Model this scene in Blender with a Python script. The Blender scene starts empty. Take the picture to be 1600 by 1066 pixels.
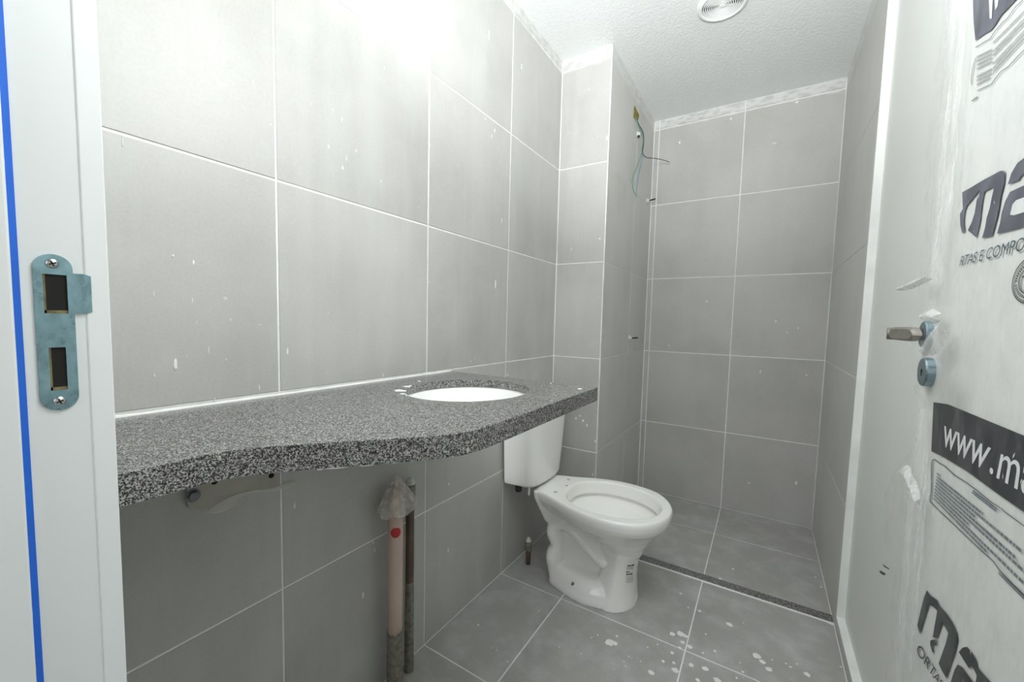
import bpy, bmesh, math, random
from mathutils import Vector, Matrix, noise
from mathutils.geometry import tessellate_polygon
random.seed(7)
S = bpy.context.scene
COL = S.collection
PI = math.pi

# ------------------------------------------------------------------ camera
CAM = Vector((.8874, -.3674, 1.0693))
RX = Vector((.8421087, .53882815, .02274107))
UP = Vector((-.05719064, .04729222, .99724254))
FW = Vector((-.53626687, .8410872, -.07064112))
FPX, SX, SY = 637.301, -12.2363, 14.3273
cd = bpy.data.cameras.new('camera')
cam = bpy.data.objects.new('camera', cd)
COL.objects.link(cam)
cd.sensor_width = 36; cd.lens = FPX * 36 / 1600; cd.clip_start = .01
cd.shift_x = -SX / 1600; cd.shift_y = SY / 1600
m = Matrix.Identity(4)
for i in range(3):
    m[i][0], m[i][1], m[i][2], m[i][3] = RX[i], UP[i], -FW[i], CAM[i]
cam.matrix_world = m
S.camera = cam

# ------------------------------------------------------------------ light
w = bpy.data.worlds.new('world'); S.world = w; w.use_nodes = True
w.node_tree.nodes['Background'].inputs[0].default_value = (.96, .98, 1, 1)
w.node_tree.nodes['Background'].inputs[1].default_value = .02

def lamp(name, kind, loc, target, energy, **kw):
    l = bpy.data.lights.new(name, kind); l.energy = energy
    for k, v in kw.items(): setattr(l, k, v)
    o = bpy.data.objects.new(name, l); COL.objects.link(o)
    o.location = loc
    o.rotation_euler = (Vector(target) - Vector(loc)).to_track_quat('-Z', 'Y').to_euler()
    return o
# photographer's flash gun standing in the doorway, tipped up so that it bounces off the ceiling
lamp('flash', 'SPOT', (.84, -.44, 1.36), (.64, .66, 2.31), 192, spot_size=math.radians(84), spot_blend=1.0,
     shadow_soft_size=.05, color=(.965, .99, 1))
# added fill light without a known source, inside the room above the frame
lamp('fill_point', 'POINT', (.62, .15, 1.72), (0, 0, 0), 12.8, shadow_soft_size=.12, color=(.97, .99, 1))
# daylight in the hall behind the camera
lamp('hall_daylight', 'AREA', (.75, -2.2, 1.7), (.7, 0, 1.1), 17, shape='RECTANGLE', size=1.2, size_y=1.6, color=(.97, .99, 1))
S.view_settings.view_transform = 'Standard'
S.view_settings.look = 'None'
S.view_settings.gamma = 1
S.view_settings.use_curve_mapping = False
S.view_settings.exposure = .07
S.cycles.use_denoising = True
S.cycles.max_bounces = 14
S.cycles.diffuse_bounces = 8
S.cycles.transparent_max_bounces = 16

# ------------------------------------------------------------------ helpers
def ray(px, py):
    return FW + RX * ((px - 800 - SX) / FPX) - UP * ((py - 533 - SY) / FPX)
def hit(px, py, ax, val):
    """the point of the plane ax = val that the photograph shows at this pixel"""
    i = 'xyz'.index(ax); d = ray(px, py)
    return CAM + d * ((val - CAM[i]) / d[i])

def wloc(o):
    v = Vector((0, 0, 0))
    while o is not None:
        v += o.location; o = o.parent
    return v
def link(name, me, mat=None, parent=None, smooth=False, loc=(0, 0, 0)):
    o = bpy.data.objects.new(name, me); COL.objects.link(o)
    if mat is not None and not me.materials: me.materials.append(mat)
    if smooth:
        for p in me.polygons: p.use_smooth = True
    o.location = loc
    if parent is not None: o.parent = parent
    return o
def obj(name, bm, mat, parent=None, smooth=False, loc=None):
    """bm holds world coordinates; the object's origin goes to loc (default: its parent's base)"""
    org = Vector(loc) if loc is not None else (wloc(parent) if parent else Vector((0, 0, 0)))
    bmesh.ops.translate(bm, verts=bm.verts, vec=-org)
    me = bpy.data.meshes.new(name); bm.to_mesh(me); bm.free()
    pl = wloc(parent) if parent else Vector((0, 0, 0))
    return link(name, me, mat, parent, smooth, org - pl)
def empty(name, loc, label=None, cat=None, group=None):
    o = bpy.data.objects.new(name, None); COL.objects.link(o)
    o.location = loc; o.empty_display_size = .05
    return tag(o, label, cat, group)
def tag(o, label=None, cat=None, group=None, kind=None):
    if label: o['label'] = label
    if cat: o['category'] = cat
    if group: o['group'] = group
    if kind: o['kind'] = kind
    return o
def box(bm, lo, hi, bev=0):
    lo = Vector(lo); hi = Vector(hi)
    r = bmesh.ops.create_cube(bm, size=1)
    bmesh.ops.scale(bm, vec=hi - lo, verts=r['verts'])
    bmesh.ops.translate(bm, vec=(lo + hi) / 2, verts=r['verts'])
    if bev:
        es = list({e for v in r['verts'] for e in v.link_edges})
        bmesh.ops.bevel(bm, geom=es, offset=bev, segments=2, affect='EDGES', profile=.5)
def rings(bm, rs, cap0=True, cap1=True, closed=True):
    vs = [[bm.verts.new(p) for p in r] for r in rs]
    n = len(vs[0])
    for a, b in zip(vs, vs[1:]):
        for i in range(n if closed else n - 1):
            j = (i + 1) % n
            bm.faces.new((a[i], a[j], b[j], b[i]))
    if cap0: bm.faces.new(vs[0][::-1])
    if cap1: bm.faces.new(vs[-1])
    return vs
def frame(d):
    d = Vector(d).normalized()
    a = Vector((0, 0, 1)) if abs(d.z) < .9 else Vector((1, 0, 0))
    u = d.cross(a).normalized()
    return d, u, u.cross(d).normalized()
def lathe(bm, base, axis, prof, n=24, cap0=True, cap1=True):
    """prof: (radius, height along axis)"""
    d, u, v = frame(axis); base = Vector(base)
    rs = [[base + d * h + (u * math.cos(2 * PI * i / n) - v * math.sin(2 * PI * i / n)) * r for i in range(n)] for r, h in prof]
    rings(bm, rs, cap0, cap1)
def tube(bm, pts, r, n=8, sy=1.0, cap=True):
    pts = [Vector(p) for p in pts]; rs = []
    rad = r if isinstance(r, (list, tuple)) else [r] * len(pts)
    u = None
    for i, p in enumerate(pts):
        d = (pts[min(i + 1, len(pts) - 1)] - pts[max(i - 1, 0)]).normalized()
        if u is None: _, u, _ = frame(d)
        u = (u - d * u.dot(d)).normalized(); v = d.cross(u)
        rs.append([p + (u * math.cos(2 * PI * k / n) + v * math.sin(2 * PI * k / n)) * rad[i] for k in range(n)])
    rings(bm, rs, cap, cap)
def spline(ps, k=6, closed=False):
    ps = [Vector(p) for p in ps]; n = len(ps); out = []
    for i in range(n if closed else n - 1):
        if closed: a, b, c, d = ps[i - 1], ps[i], ps[(i + 1) % n], ps[(i + 2) % n]
        else: a, b, c, d = ps[max(i - 1, 0)], ps[i], ps[i + 1], ps[min(i + 2, n - 1)]
        for j in range(k):
            t = j / k
            out.append(.5 * (2 * b + (c - a) * t + (2 * a - 5 * b + 4 * c - d) * t * t + (3 * b - a - 3 * c + d) * t ** 3))
    if not closed: out.append(ps[-1])
    return out
def prism(bm, poly, off):
    """poly: list of 3d points, extruded by vector off"""
    off = Vector(off)
    a = [bm.verts.new(p) for p in poly]; b = [bm.verts.new(Vector(p) + off) for p in poly]
    n = len(a)
    for i in range(n):
        j = (i + 1) % n
        bm.faces.new((a[i], a[j], b[j], b[i]))
    f1 = bm.faces.new(a[::-1]); f2 = bm.faces.new(b)
    if n > 4: bmesh.ops.triangulate(bm, faces=[f1, f2])
    bmesh.ops.recalc_face_normals(bm, faces=bm.faces)

# ------------------------------------------------------------------ materials
class N:
    def __init__(s, name):
        s.m = bpy.data.materials.new(name); s.m.use_nodes = True
        s.t = s.m.node_tree; s.b = s.t.nodes['Principled BSDF']; s.out = s.t.nodes['Material Output']
    def n(s, typ, **kw):
        x = s.t.nodes.new(typ)
        for k, v in kw.items():
            if k.startswith('i_'): x.inputs[k[2:].replace('_', ' ')].default_value = v
            else: setattr(x, k, v)
        return x
    def l(s, a, b): s.t.links.new(a, b)
    def tex(s, vec, scale, detail=4, rough=.5, kind='ShaderNodeTexNoise', **kw):
        x = s.n(kind, **kw); x.inputs['Scale'].default_value = scale
        if 'Detail' in x.inputs: x.inputs['Detail'].default_value = detail
        if 'Roughness' in x.inputs: x.inputs['Roughness'].default_value = rough
        if vec is not None: s.l(vec, x.inputs['Vector'])
        return x
    def map(s, vec, scale=(1, 1, 1)):
        x = s.n('ShaderNodeMapping'); x.inputs['Scale'].default_value = scale
        s.l(vec, x.inputs['Vector']); return x.outputs[0]
    def ramp(s, fac, stops):
        x = s.n('ShaderNodeValToRGB'); e = x.color_ramp.elements
        while len(e) < len(stops): e.new(.5)
        for q, (p, c) in zip(e, stops):
            q.position = p; q.color = c if len(c) == 4 else (*c, 1)
        s.l(fac, x.inputs[0]); return x.outputs[0]
    def mix(s, fac, a, b, mode='MIX'):
        x = s.n('ShaderNodeMix', data_type='RGBA', blend_type=mode)
        for sock, v in ((x.inputs[0], fac), (x.inputs[6], a), (x.inputs[7], b)):
            if hasattr(v, 'links'): s.l(v, sock)
            else: sock.default_value = v if not isinstance(v, tuple) or len(v) == 4 else (*v, 1)
        return x.outputs[2]
    def math(s, op, a, b=0.0):
        x = s.n('ShaderNodeMath', operation=op)
        for sock, v in ((x.inputs[0], a), (x.inputs[1], b)):
            if hasattr(v, 'links'): s.l(v, sock)
            else: sock.default_value = v
        return x.outputs[0]
    def bump(s, h, strength=.3, dist=.002):
        x = s.n('ShaderNodeBump'); x.inputs['Strength'].default_value = strength; x.inputs['Distance'].default_value = dist
        s.l(h, x.inputs['Height']); s.l(x.outputs[0], s.b.inputs['Normal'])
    def set(s, color=None, rough=None, metal=None, **kw):
        if color is not None: s.b.inputs['Base Color'].default_value = (*color, 1)
        if rough is not None: s.b.inputs['Roughness'].default_value = rough
        if metal is not None: s.b.inputs['Metallic'].default_value = metal
        for k, v in kw.items(): s.b.inputs[k.replace('_', ' ')].default_value = v
        return s
def G(v): return (v, v, v)

def mat_plain(name, color, rough=.5, metal=0, noise_amt=.06, scale=12, bump=0, bscale=60):
    a = N(name).set(color, rough, metal)
    geo = a.n('ShaderNodeNewGeometry')
    t = a.tex(geo.outputs['Position'], scale, 5)
    d = tuple(c * (1 - noise_amt) for c in color); u = tuple(min(1, c * (1 + noise_amt)) for c in color)
    a.l(a.ramp(t.outputs[0], [(.3, d), (.7, u)]), a.b.inputs['Base Color'])
    if bump:
        b = a.tex(geo.outputs['Position'], bscale, 5)
        a.bump(b.outputs[0], bump)
    return a.m

def mat_tile(name, base, smear, top=True, warm=0.0):
    """matt grey porcelain: cloudy body, hazy plaster wiped in vertical streaks, white plaster along the ceiling joint"""
    a = N(name).set(G(base), .42)
    geo = a.n('ShaderNodeNewGeometry'); oi = a.n('ShaderNodeObjectInfo')
    off = a.n('ShaderNodeVectorMath', operation='SCALE'); off.inputs['Scale'].default_value = 9
    cmb = a.n('ShaderNodeCombineXYZ'); a.l(oi.outputs['Random'], cmb.inputs[0]); a.l(oi.outputs['Random'], cmb.inputs[2])
    a.l(cmb.outputs[0], off.inputs[0])
    add = a.n('ShaderNodeVectorMath', operation='ADD'); a.l(geo.outputs['Position'], add.inputs[0]); a.l(off.outputs[0], add.inputs[1])
    P = add.outputs[0]
    c1 = a.tex(P, 3.2, 6, .55)
    col = a.ramp(c1.outputs[0], [(.28, (base * .87, base * .865, base * .82)), (.5, (base, base * .99, base * .945)), (.74, (base * 1.09, base * 1.075, base * 1.04))])
    f = a.tex(P, 190, 3, .6)
    col = a.mix(.10, col, a.ramp(f.outputs[0], [(.35, G(base * .7)), (.65, G(base * 1.3))]))
    # haze, streaked vertically
    st = a.tex(a.map(geo.outputs['Position'], (9, 9, 1.1)), 1.0, 6, .62)
    haze = a.ramp(st.outputs[0], [(.46, G(0)), (.72, G(smear))])
    col = a.mix(haze, col, (.62, .63, .62))
    bl = a.tex(geo.outputs['Position'], 5.5, 8, .7)
    haze2 = a.ramp(bl.outputs[0], [(.55, G(0)), (.75, G(smear * .6))])
    col = a.mix(haze2, col, (.66, .67, .66))
    sp = a.tex(geo.outputs['Position'], 46, 2, .5)
    col = a.mix(a.ramp(sp.outputs[0], [(.74, G(0)), (.78, G(.6 * min(1, smear * 3)))]), col, (.75, .75, .74))
    if top:
        z = a.n('ShaderNodeSeparateXYZ'); a.l(geo.outputs['Position'], z.inputs[0])
        wv = a.tex(a.map(geo.outputs['Position'], (14, 14, 40)), 1.0, 4)
        h = a.math('ADD', z.outputs[2], a.math('MULTIPLY', a.math('SUBTRACT', wv.outputs[0], .5), .07))
        k = a.n('ShaderNodeMapRange'); k.inputs[1].default_value = 2.252; k.inputs[2].default_value = 2.27; k.inputs[4].default_value = .5
        a.l(h, k.inputs[0])
        v2 = a.tex(a.map(geo.outputs['Position'], (22, 22, 60)), 1.0, 3)
        col = a.mix(a.math('MULTIPLY', k.outputs[0], a.ramp(v2.outputs[0], [(.38, G(.25)), (.55, G(1))])), col, (.83, .84, .83))
    a.l(col, a.b.inputs['Base Color'])
    a.l(a.ramp(c1.outputs[0], [(.3, G(.36)), (.7, G(.52))]), a.b.inputs['Roughness'])
    a.bump(f.outputs[0], .04, .001)
    return a.m

M = {}
M['tile'] = mat_tile('porcelain_tile', .48, .30)
M['tile_smeared_lit'] = mat_tile('porcelain_tile_smeared_lit', .60, .72)  # plaster haze is real; base also lightened to make up for dim light
M['tile_back'] = mat_tile('porcelain_tile_shower', .47, .12)
M['tile_floor'] = mat_tile('porcelain_tile_floor', .39, .52, top=False)
M['grout'] = mat_plain('white_grout', (.86, .87, .85), .8, noise_amt=.08, scale=20)
M['plaster'] = mat_plain('white_plaster', (.84, .85, .84), .85, bump=.2)
M['paint_white'] = mat_plain('white_wall_paint', (.80, .815, .79), .55, noise_amt=.015, scale=4)
M['door_white'] = mat_plain('white_door_paint', (.78, .795, .77), .4, noise_amt=.015, scale=3)
M['frame_white'] = mat_plain('white_frame_paint', (.80, .825, .82), .32, noise_amt=.012, scale=6)
M['frame_edge'] = mat_plain('white_frame_casing', (.84, .865, .86), .32, noise_amt=.012, scale=6)
M['drip_and_glint'] = mat_plain('dried_white_paint_and_glints', (.86, .86, .83), .6, noise_amt=.04, scale=50)
M['porcelain'] = mat_plain('white_porcelain', (.88, .88, .855), .1, noise_amt=.01, scale=3)
M['porcelain_sink'] = mat_plain('white_basin_porcelain', (.88, .88, .87), .12, noise_amt=.01, scale=3)
M['dark'] = mat_plain('dark_plastic', (.03, .03, .028), .5)
M['hole'] = mat_plain('dark_recess', (.012, .011, .009), .9)
M['ochre'] = mat_plain('ochre_chipboard_dust', (.20, .17, .08), .9, noise_amt=.5, scale=90)
M['blue'] = mat_plain('blue_strip', (.012, .14, .68), .55, noise_amt=.08)
M['screw'] = mat_plain('bright_screw_steel', (.62, .62, .60), .25, 1)
M['sealant'] = mat_plain('white_sealant', (.86, .86, .84), .5)
M['pink'] = mat_plain('pinkish_pvc', (.60, .46, .39), .38, noise_amt=.05)
M['brown'] = mat_plain('brown_pvc', (.11, .07, .05), .38, noise_amt=.25, scale=18)
M['cement'] = mat_plain('cement_splash', (.21, .20, .165), .9, noise_amt=.35, scale=70, bump=.6)
M['red'] = mat_plain('red_sticker', (.52, .025, .03), .3)
M['cap_white'] = mat_plain('whitish_pipe_plug', (.62, .62, .58), .4)
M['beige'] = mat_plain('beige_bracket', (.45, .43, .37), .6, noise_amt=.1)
M['beige_lit'] = mat_plain('lit_bracket_edge', (.92, .91, .84), .6, noise_amt=.06)  # bracket colour lightened on the flange to offset the counter's shade
M['bolt'] = mat_plain('zinc_bolt', (.22, .23, .24), .45, .8, noise_amt=.3, scale=60)
M['black_wire'] = mat_plain('black_wire', (.02, .02, .022), .4)
M['blue_wire'] = mat_plain('pale_blue_wire', (.14, .30, .42), .4)
M['green_wire'] = mat_plain('green_wire', (.11, .29, .16), .4)
M['yellow'] = mat_plain('yellow_box', (.24, .20, .02), .6, noise_amt=.4, scale=80)
M['vent'] = mat_plain('white_vent', (.80, .81, .80), .35, noise_amt=.01)
M['ink'] = mat_plain('black_print_ink', (.022, .025, .032), .35, noise_amt=.3, scale=30)
M['ink_grey'] = mat_plain('grey_print_ink', (.10, .105, .14), .35, noise_amt=.35, scale=25)
M['ink_blue'] = mat_plain('bluish_print_ink', (.05, .085, .11), .4, noise_amt=.2, scale=40)
M['ink_light'] = mat_plain('faded_print_ink', (.19, .22, .22), .5, noise_amt=.2, scale=40)
M['ink_white'] = mat_plain('white_print', (.80, .82, .82), .4)
M['label_ink'] = mat_plain('dark_label_print', (.09, .085, .085), .5, noise_amt=.3, scale=300)
M['label_pale'] = mat_plain('pale_label', (.60, .59, .57), .4, noise_amt=.05)

def mat_metal(name, color, rough, smudge):
    a = N(name).set(color, rough, 1)
    geo = a.n('ShaderNodeNewGeometry')
    t = a.tex(a.map(geo.outputs['Position'], (20, 60, 40)), 1.5, 6, .6)
    a.l(a.ramp(t.outputs[0], [(.3, tuple(c * (1 - smudge) for c in color)), (.7, tuple(min(1, c * (1 + smudge)) for c in color))]), a.b.inputs['Base Color'])
    a.l(a.ramp(t.outputs[0], [(.3, G(rough * .7)), (.7, G(min(1, rough * 1.6)))]), a.b.inputs['Roughness'])
    a.bump(t.outputs[0], .25, .001)
    return a.m
M['plate'] = mat_metal('film_covered_steel_plate', (.27, .42, .47), .30, .22)
M['lock'] = mat_metal('film_covered_lock_rosette', (.30, .40, .45), .3, .15)
M['nickel'] = mat_metal('brushed_nickel', (.42, .39, .35), .33, .08)

def mat_granite():
    a = N('grey_granite').set(G(.2), .16)
    geo = a.n('ShaderNodeNewGeometry'); P = geo.outputs['Position']
    v = a.tex(P, 620, kind='ShaderNodeTexVoronoi'); v.feature = 'F1'
    hsv = a.n('ShaderNodeSeparateColor'); a.l(v.outputs['Color'], hsv.inputs[0])
    n1 = a.tex(P, 420, 3, .6)
    n2 = a.tex(P, 1500, 2, .6); n3 = a.tex(P, 90, 3, .5)
    s = a.math('ADD', a.math('MULTIPLY', hsv.outputs[0], .5), a.math('MULTIPLY', n1.outputs[0], .45))
    s = a.math('ADD', s, a.math('MULTIPLY', a.math('SUBTRACT', n2.outputs[0], .35), .25)); s = a.math('ADD', s, a.math('MULTIPLY', a.math('SUBTRACT', n3.outputs[0], .45), .18))
    col = a.ramp(s, [(.40, G(.004)), (.57, G(.010)), (.66, (.035, .035, .033)), (.78, (.11, .11, .105)), (.92, (.42, .42, .40))])
    a.l(col, a.b.inputs['Base Color'])
    # polished grains with tiny unpolished pits
    a.l(a.ramp(hsv.outputs[1], [(.3, G(.07)), (.8, G(.26))]), a.b.inputs['Roughness'])
    a.b.inputs['Specular IOR Level'].default_value = .75
    a.bump(n1.outputs[0], .03, .0004)
    return a.m
M['granite'] = mat_granite()

def mat_ceiling():
    a = N('textured_ceiling_plaster').set((.80, .815, .81), .42)
    geo = a.n('ShaderNodeNewGeometry')
    w1 = a.tex(geo.outputs['Position'], 70, 5, .62)
    w2 = a.tex(a.map(geo.outputs['Position'], (1.0, 1.6, 1)), 130, 4, .6)
    h = a.math('ADD', a.math('MULTIPLY', w1.outputs[0], .8), a.math('MULTIPLY', w2.outputs[0], .6))
    a.bump(h, .5, .008)
    return a.m
M['ceiling'] = mat_ceiling()

def mat_film(name, lo, hi, scale, zs=.5):
    """clear plastic film: mostly lets light through, milky and shiny along its creases"""
    a = N(name); t = a.t
    geo = a.n('ShaderNodeNewGeometry')
    n1 = a.tex(a.map(geo.outputs['Position'], (1, 1, .28)), scale, 6, .6)
    n2 = a.tex(a.map(geo.outputs['Position'], (1, 1.2, zs)), scale * 3.1, 5, .6)
    tr = a.n('ShaderNodeBsdfTransparent')
    a.set((.88, .89, .88), .17)
    a.bump(a.math('ADD', n1.outputs[0], a.math('MULTIPLY', n2.outputs[0], .35)), .45, .01)
    mx = a.n('ShaderNodeMixShader')
    cr = a.ramp(n2.outputs[0], [(.45, G(lo)), (.78, G(hi))])
    a.l(cr, mx.inputs[0]); a.l(tr.outputs[0], mx.inputs[1]); a.l(a.b.outputs[0], mx.inputs[2])
    a.l(mx.outputs[0], a.out.inputs['Surface'])
    return a.m
M['film'] = mat_film('clear_plastic_film', .02, .20, 14)
M['film'].node_tree.nodes['Principled BSDF'].inputs['Base Color'].default_value = (.55, .56, .56, 1)
M['film_flap'] = mat_film('crumpled_plastic_film', .45, .9, 40)
M['film_fold'] = mat_film('folded_plastic_film', .06, .72, 24, .10)
M['bag'] = mat_film('thin_plastic_bag', .28, .6, 22)
M['bag'].node_tree.nodes['Principled BSDF'].inputs['Base Color'].default_value = (.93, .90, .84, 1)

# ------------------------------------------------------------------ room dimensions (metres)
ZC = 2.314
T0 = .9036; T = .452
ROWS = [0, T0 - T, T0, T0 + T, T0 + 2 * T, T0 + 3 * T, ZC]
YP, XP, YB, XR = 1.486, .2418, 2.308, 1.1584
YF = -.2335                       # room side of the doorway wall
YT = 1.444                      # where the tiles of the right wall end
XD = 1.10                       # face of the open door leaf

tile_cache = {}
def tile_mesh(wd, ht, t):
    key = (round(wd, 4), round(ht, 4), t)
    if key in tile_cache: return tile_cache[key]
    bm = bmesh.new(); b = .0012
    def r(i, z): return [(i, i, z), (wd - i, i, z), (wd - i, ht - i, z), (i, ht - i, z)]
    rings(bm, [r(0, -t), r(0, -b), r(b, 0)])
    me = bpy.data.meshes.new('tile'); bm.to_mesh(me); bm.free()
    tile_cache[key] = me
    return me
def tiles(parent, origin, u, v, us, vs, mats, gap=.0042, t=.008):
    """one object per tile; u x v points into the room"""
    u = Vector(u); v = Vector(v); nrm = u.cross(v)
    rot = Matrix((u, v, nrm)).transposed().to_4x4()
    for i in range(len(us) - 1):
        for j in range(len(vs) - 1):
            g = gap / 2
            wd, ht = us[i + 1] - us[i] - gap, vs[j + 1] - vs[j] - gap
            if wd < .005 or ht < .005: continue
            mat = mats if not callable(mats) else mats(i, j)
            me = tile_mesh(wd, ht, t)
            if not me.materials: me.materials.append(None)
            o = bpy.data.objects.new('tile', me); COL.objects.link(o)
            o.material_slots[0].link = 'OBJECT'; o.material_slots[0].material = mat
            lift = random.uniform(0, .0006)
            o.parent = parent
            o.matrix_local = Matrix.Translation(Vector(origin) + u * (us[i] + g) + v * (vs[j] + g) + nrm * lift - wloc(parent)) @ rot
def slab(name, lo, hi, mat, kind='structure', label=None):
    bm = bmesh.new(); box(bm, lo, hi)
    return tag(obj(name, bm, mat), label, None, None, kind)
GR = .0014                       # grout sits this far behind the tile faces

floor = slab('floor', (-.1, -1.9, -.1), (1.9, 2.42, -GR), M['grout'])
fx = [0, .278, .7253, XR]
tiles(floor, (0, 0, 0), (1, 0, 0), (0, 1, 0), fx, [-.3467, .1146, .5759, 1.0392, 1.474], M['tile_floor'])
tiles(floor, (0, 0, 0), (1, 0, 0), (0, 1, 0), fx, [1.530, 1.943, YB], M['tile_floor'])
tiles(floor, (0, 0, 0), (1, 0, 0), (0, 1, 0), [-.08, .55, 1.18, 1.8], [-1.85, -1.1, -.355], M['tile_floor'])
wall_left = slab('wall_left', (-.12, YF, 0), (-GR, 2.42, ZC), M['grout'])
tiles(wall_left, (0, 0, 0), (0, 1, 0), (0, 0, 1), [YF, .1146, .5759, 1.0392, YP], ROWS, M['tile'])
wall_shaft = slab('wall_shaft', (-GR, YP + GR, 0), (XP - GR, 2.42, ZC), M['grout'])
tiles(wall_shaft, (0, YP, 0), (1, 0, 0), (0, 0, 1), [0, XP], ROWS, M['tile'])
tiles(wall_shaft, (XP, 0, 0), (0, 1, 0), (0, 0, 1), [YP, 1.943, YB], ROWS, M['tile_smeared_lit'], gap=.003)
wall_back = slab('wall_back', (XP - GR, YB + GR, 0), (XR + .12, 2.42, ZC), M['grout'])
xs = hit(1019.5, 436.8, 'y', YB).x
tiles(wall_back, (0, YB, 0), (1, 0, 0), (0, 0, 1), [XP, xs, .7253, XR], ROWS, M['tile_back'])
wall_right = slab('wall_right', (XR + GR, YT, 0), (XR + .12, YB + GR, ZC), M['grout'])
tiles(wall_right, (XR, 0, 0), (0, -1, 0), (0, 0, 1), [-YB, -YT], ROWS, M['tile_smeared_lit'], gap=.003)
wall_right_front = slab('wall_right_painted', (1.181, YF - .13, 0), (1.30, YT, ZC), M['paint_white'])
# white plaster return at the end of the tiled part
bm = bmesh.new(); box(bm, (XR - .0004, YT - .004, .05), (1.183, YT + .001, ZC), .001)
tag(obj('trim_2', bm, M['plaster'], None), 'white plaster edge where the right wall tiles stop', None, None, 'structure')
base_r = slab('baseboard_right', (XR + GR, YF, 0), (1.181, YT - .004, .049), M['grout'])
tiles(base_r, (XR, 0, 0), (0, -1, 0), (0, 0, 1), [-YT, -.98, -.52, -.06, -YF], [.001, .047], M['tile_smeared_lit'], gap=.003)
bm = bmesh.new(); box(bm, (XR - .0005, YF, .047), (1.182, YT, .0525), .001)
obj('grout_cap', bm, M['plaster'], base_r)
def bead(parent, x, y, r, z1=ZC):
    bm = bmesh.new(); rs = []
    for k in range(70):
        z = .001 + (z1 - .002) * k / 69; q = r * (1 + .5 * noise.noise(Vector((x * 9, y * 9, z * 11))))
        rs.append([(x + q * math.cos(a), y + q * math.sin(a), z) for a in (0, PI / 3, 2 * PI / 3, PI, 4 * PI / 3, 5 * PI / 3)])
    rings(bm, rs); bmesh.ops.recalc_face_normals(bm, faces=bm.faces); obj('grout_bead', bm, M['plaster'], parent, True)
bead(wall_shaft, .0005, YP - .0005, .0028); bead(wall_shaft, XP - .0004, YP + .0004, .0026)
bead(wall_back, XP + .001, YB - .001, .0034); bead(wall_back, XR - .0005, YB - .0005, .0026)
ceiling = slab('ceiling', (-.12, YF - .13, ZC), (1.30, 2.42, ZC + .1), M['ceiling'])

# doorway wall: jamb side, other side, lintel
XJ, HJ = .317, 2.12
YO = YF - .13
slab('wall_front', (-.12, YO, 0), (XJ - .03, YF, ZC), M['paint_white'])
slab('wall_front_lintel', (XJ - .03, YO, HJ + .03), (1.181, YF, ZC), M['paint_white'])
slab('wall_front_hinge', (1.139, YO, 0), (1.181, YF, HJ + .03), M['paint_white'])
slab('wall_hall_left', (-.12, -1.9, 0), (-.02, YO, 2.5), M['paint_white'])
slab('wall_hall_right', (1.75, -1.9, 0), (1.85, YO, 2.5), M['paint_white'])
slab('wall_hall_front', (1.30, YO - .0, 0), (1.75, YO + .1, 2.5), M['paint_white'])

# ------------------------------------------------------------------ door frame with strike plate
fr = empty('trim_1', (XJ, YF, 0)); tag(fr, 'white door frame post with steel strike plate on the left', 'door frame', None, 'structure')
ys = hit(20, 480, 'x', XJ).y                      # rebate corner
bm = bmesh.new(); box(bm, (XJ - .03, ys - .002, 0), (XJ, -.244, HJ + .03), .0008); obj('frame_post', bm, M['frame_white'], fr)
bm = bmesh.new(); box(bm, (XJ - .03, YO - .02, 0), (XJ + .009, ys - .0005, HJ + .03), .002); obj('door_stop', bm, M['frame_white'], fr)
bm = bmesh.new(); box(bm, (XJ - .03, -.2484, 0), (XJ + .0012, -.2305, HJ + .05), .0012); obj('casing_edge', bm, M['frame_edge'], fr)
# blue strip in the rebate corner, left edge torn
bm = bmesh.new(); n = 150; rs = []
for i in range(n + 1):
    z = .02 + (HJ - .04) * i / n
    j = random.uniform(-.0006, .0006) if random.random() < .3 else 0
    y0, y1 = ys + .0002 + j, hit(33, 480, 'x', XJ).y
    rs.append([(XJ - .001, y0, z), (XJ + .0012, y0, z), (XJ + .0012, y1, z), (XJ - .001, y1, z)])
rings(bm, rs); tag(obj('seal_strip', bm, M['blue'], fr), 'blue strip along the frame corner')

# strike plate: px outline on the plane x = XJ + .0015
sp = empty('strike_plate', (XJ + .0015, -.265, 1.045)); sp.parent = fr; sp.location = Vector((XJ + .0015, -.265, 1.045)) - wloc(fr)
tag(sp, 'film-covered steel strike plate with two latch holes')
X0 = XJ + .0014
def jp(px, py): return hit(px, py, 'x', X0)
yl = (jp(51, 430).y + jp(61, 600).y) / 2; yr = (jp(115, 415).y + jp(121, 600).y) / 2
zt, zb = jp(80, 397).z, jp(94, 641).z
yc, rw = (yl + yr) / 2, (yr - yl) / 2
h1 = (jp(66, 428).y, jp(104, 430).y, jp(85, 490).z, jp(85, 429).z)      # latch hole
h2 = (jp(76, 545).y, jp(103, 545).y, jp(90, 610).z, jp(90, 543).z)      # bolt hole
out = []
for k in range(17): a = PI * k / 16; out.append((yc + rw * math.cos(a), zt - rw * 1.0 * (1 - math.sin(a))))
for k in range(17): a = PI + PI * k / 16; out.append((yc + rw * math.cos(a), zb + rw * (1 + math.sin(a))))
def plate_with_holes(poly, holes, x0, x1):
    bm = bmesh.new(); es = []
    for loop in [poly] + holes:
        v = [bm.verts.new((x1, p[0], p[1])) for p in loop]
        es += [bm.edges.new((v[i], v[(i + 1) % len(v)])) for i in range(len(v))]
    bmesh.ops.triangle_fill(bm, use_beauty=True, use_dissolve=False, edges=es)
    r = bmesh.ops.extrude_face_region(bm, geom=bm.faces[:])
    bmesh.ops.translate(bm, vec=(x0 - x1, 0, 0), verts=[g for g in r['geom'] if isinstance(g, bmesh.types.BMVert)])
    bmesh.ops.recalc_face_normals(bm, faces=bm.faces)
    return bm
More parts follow.
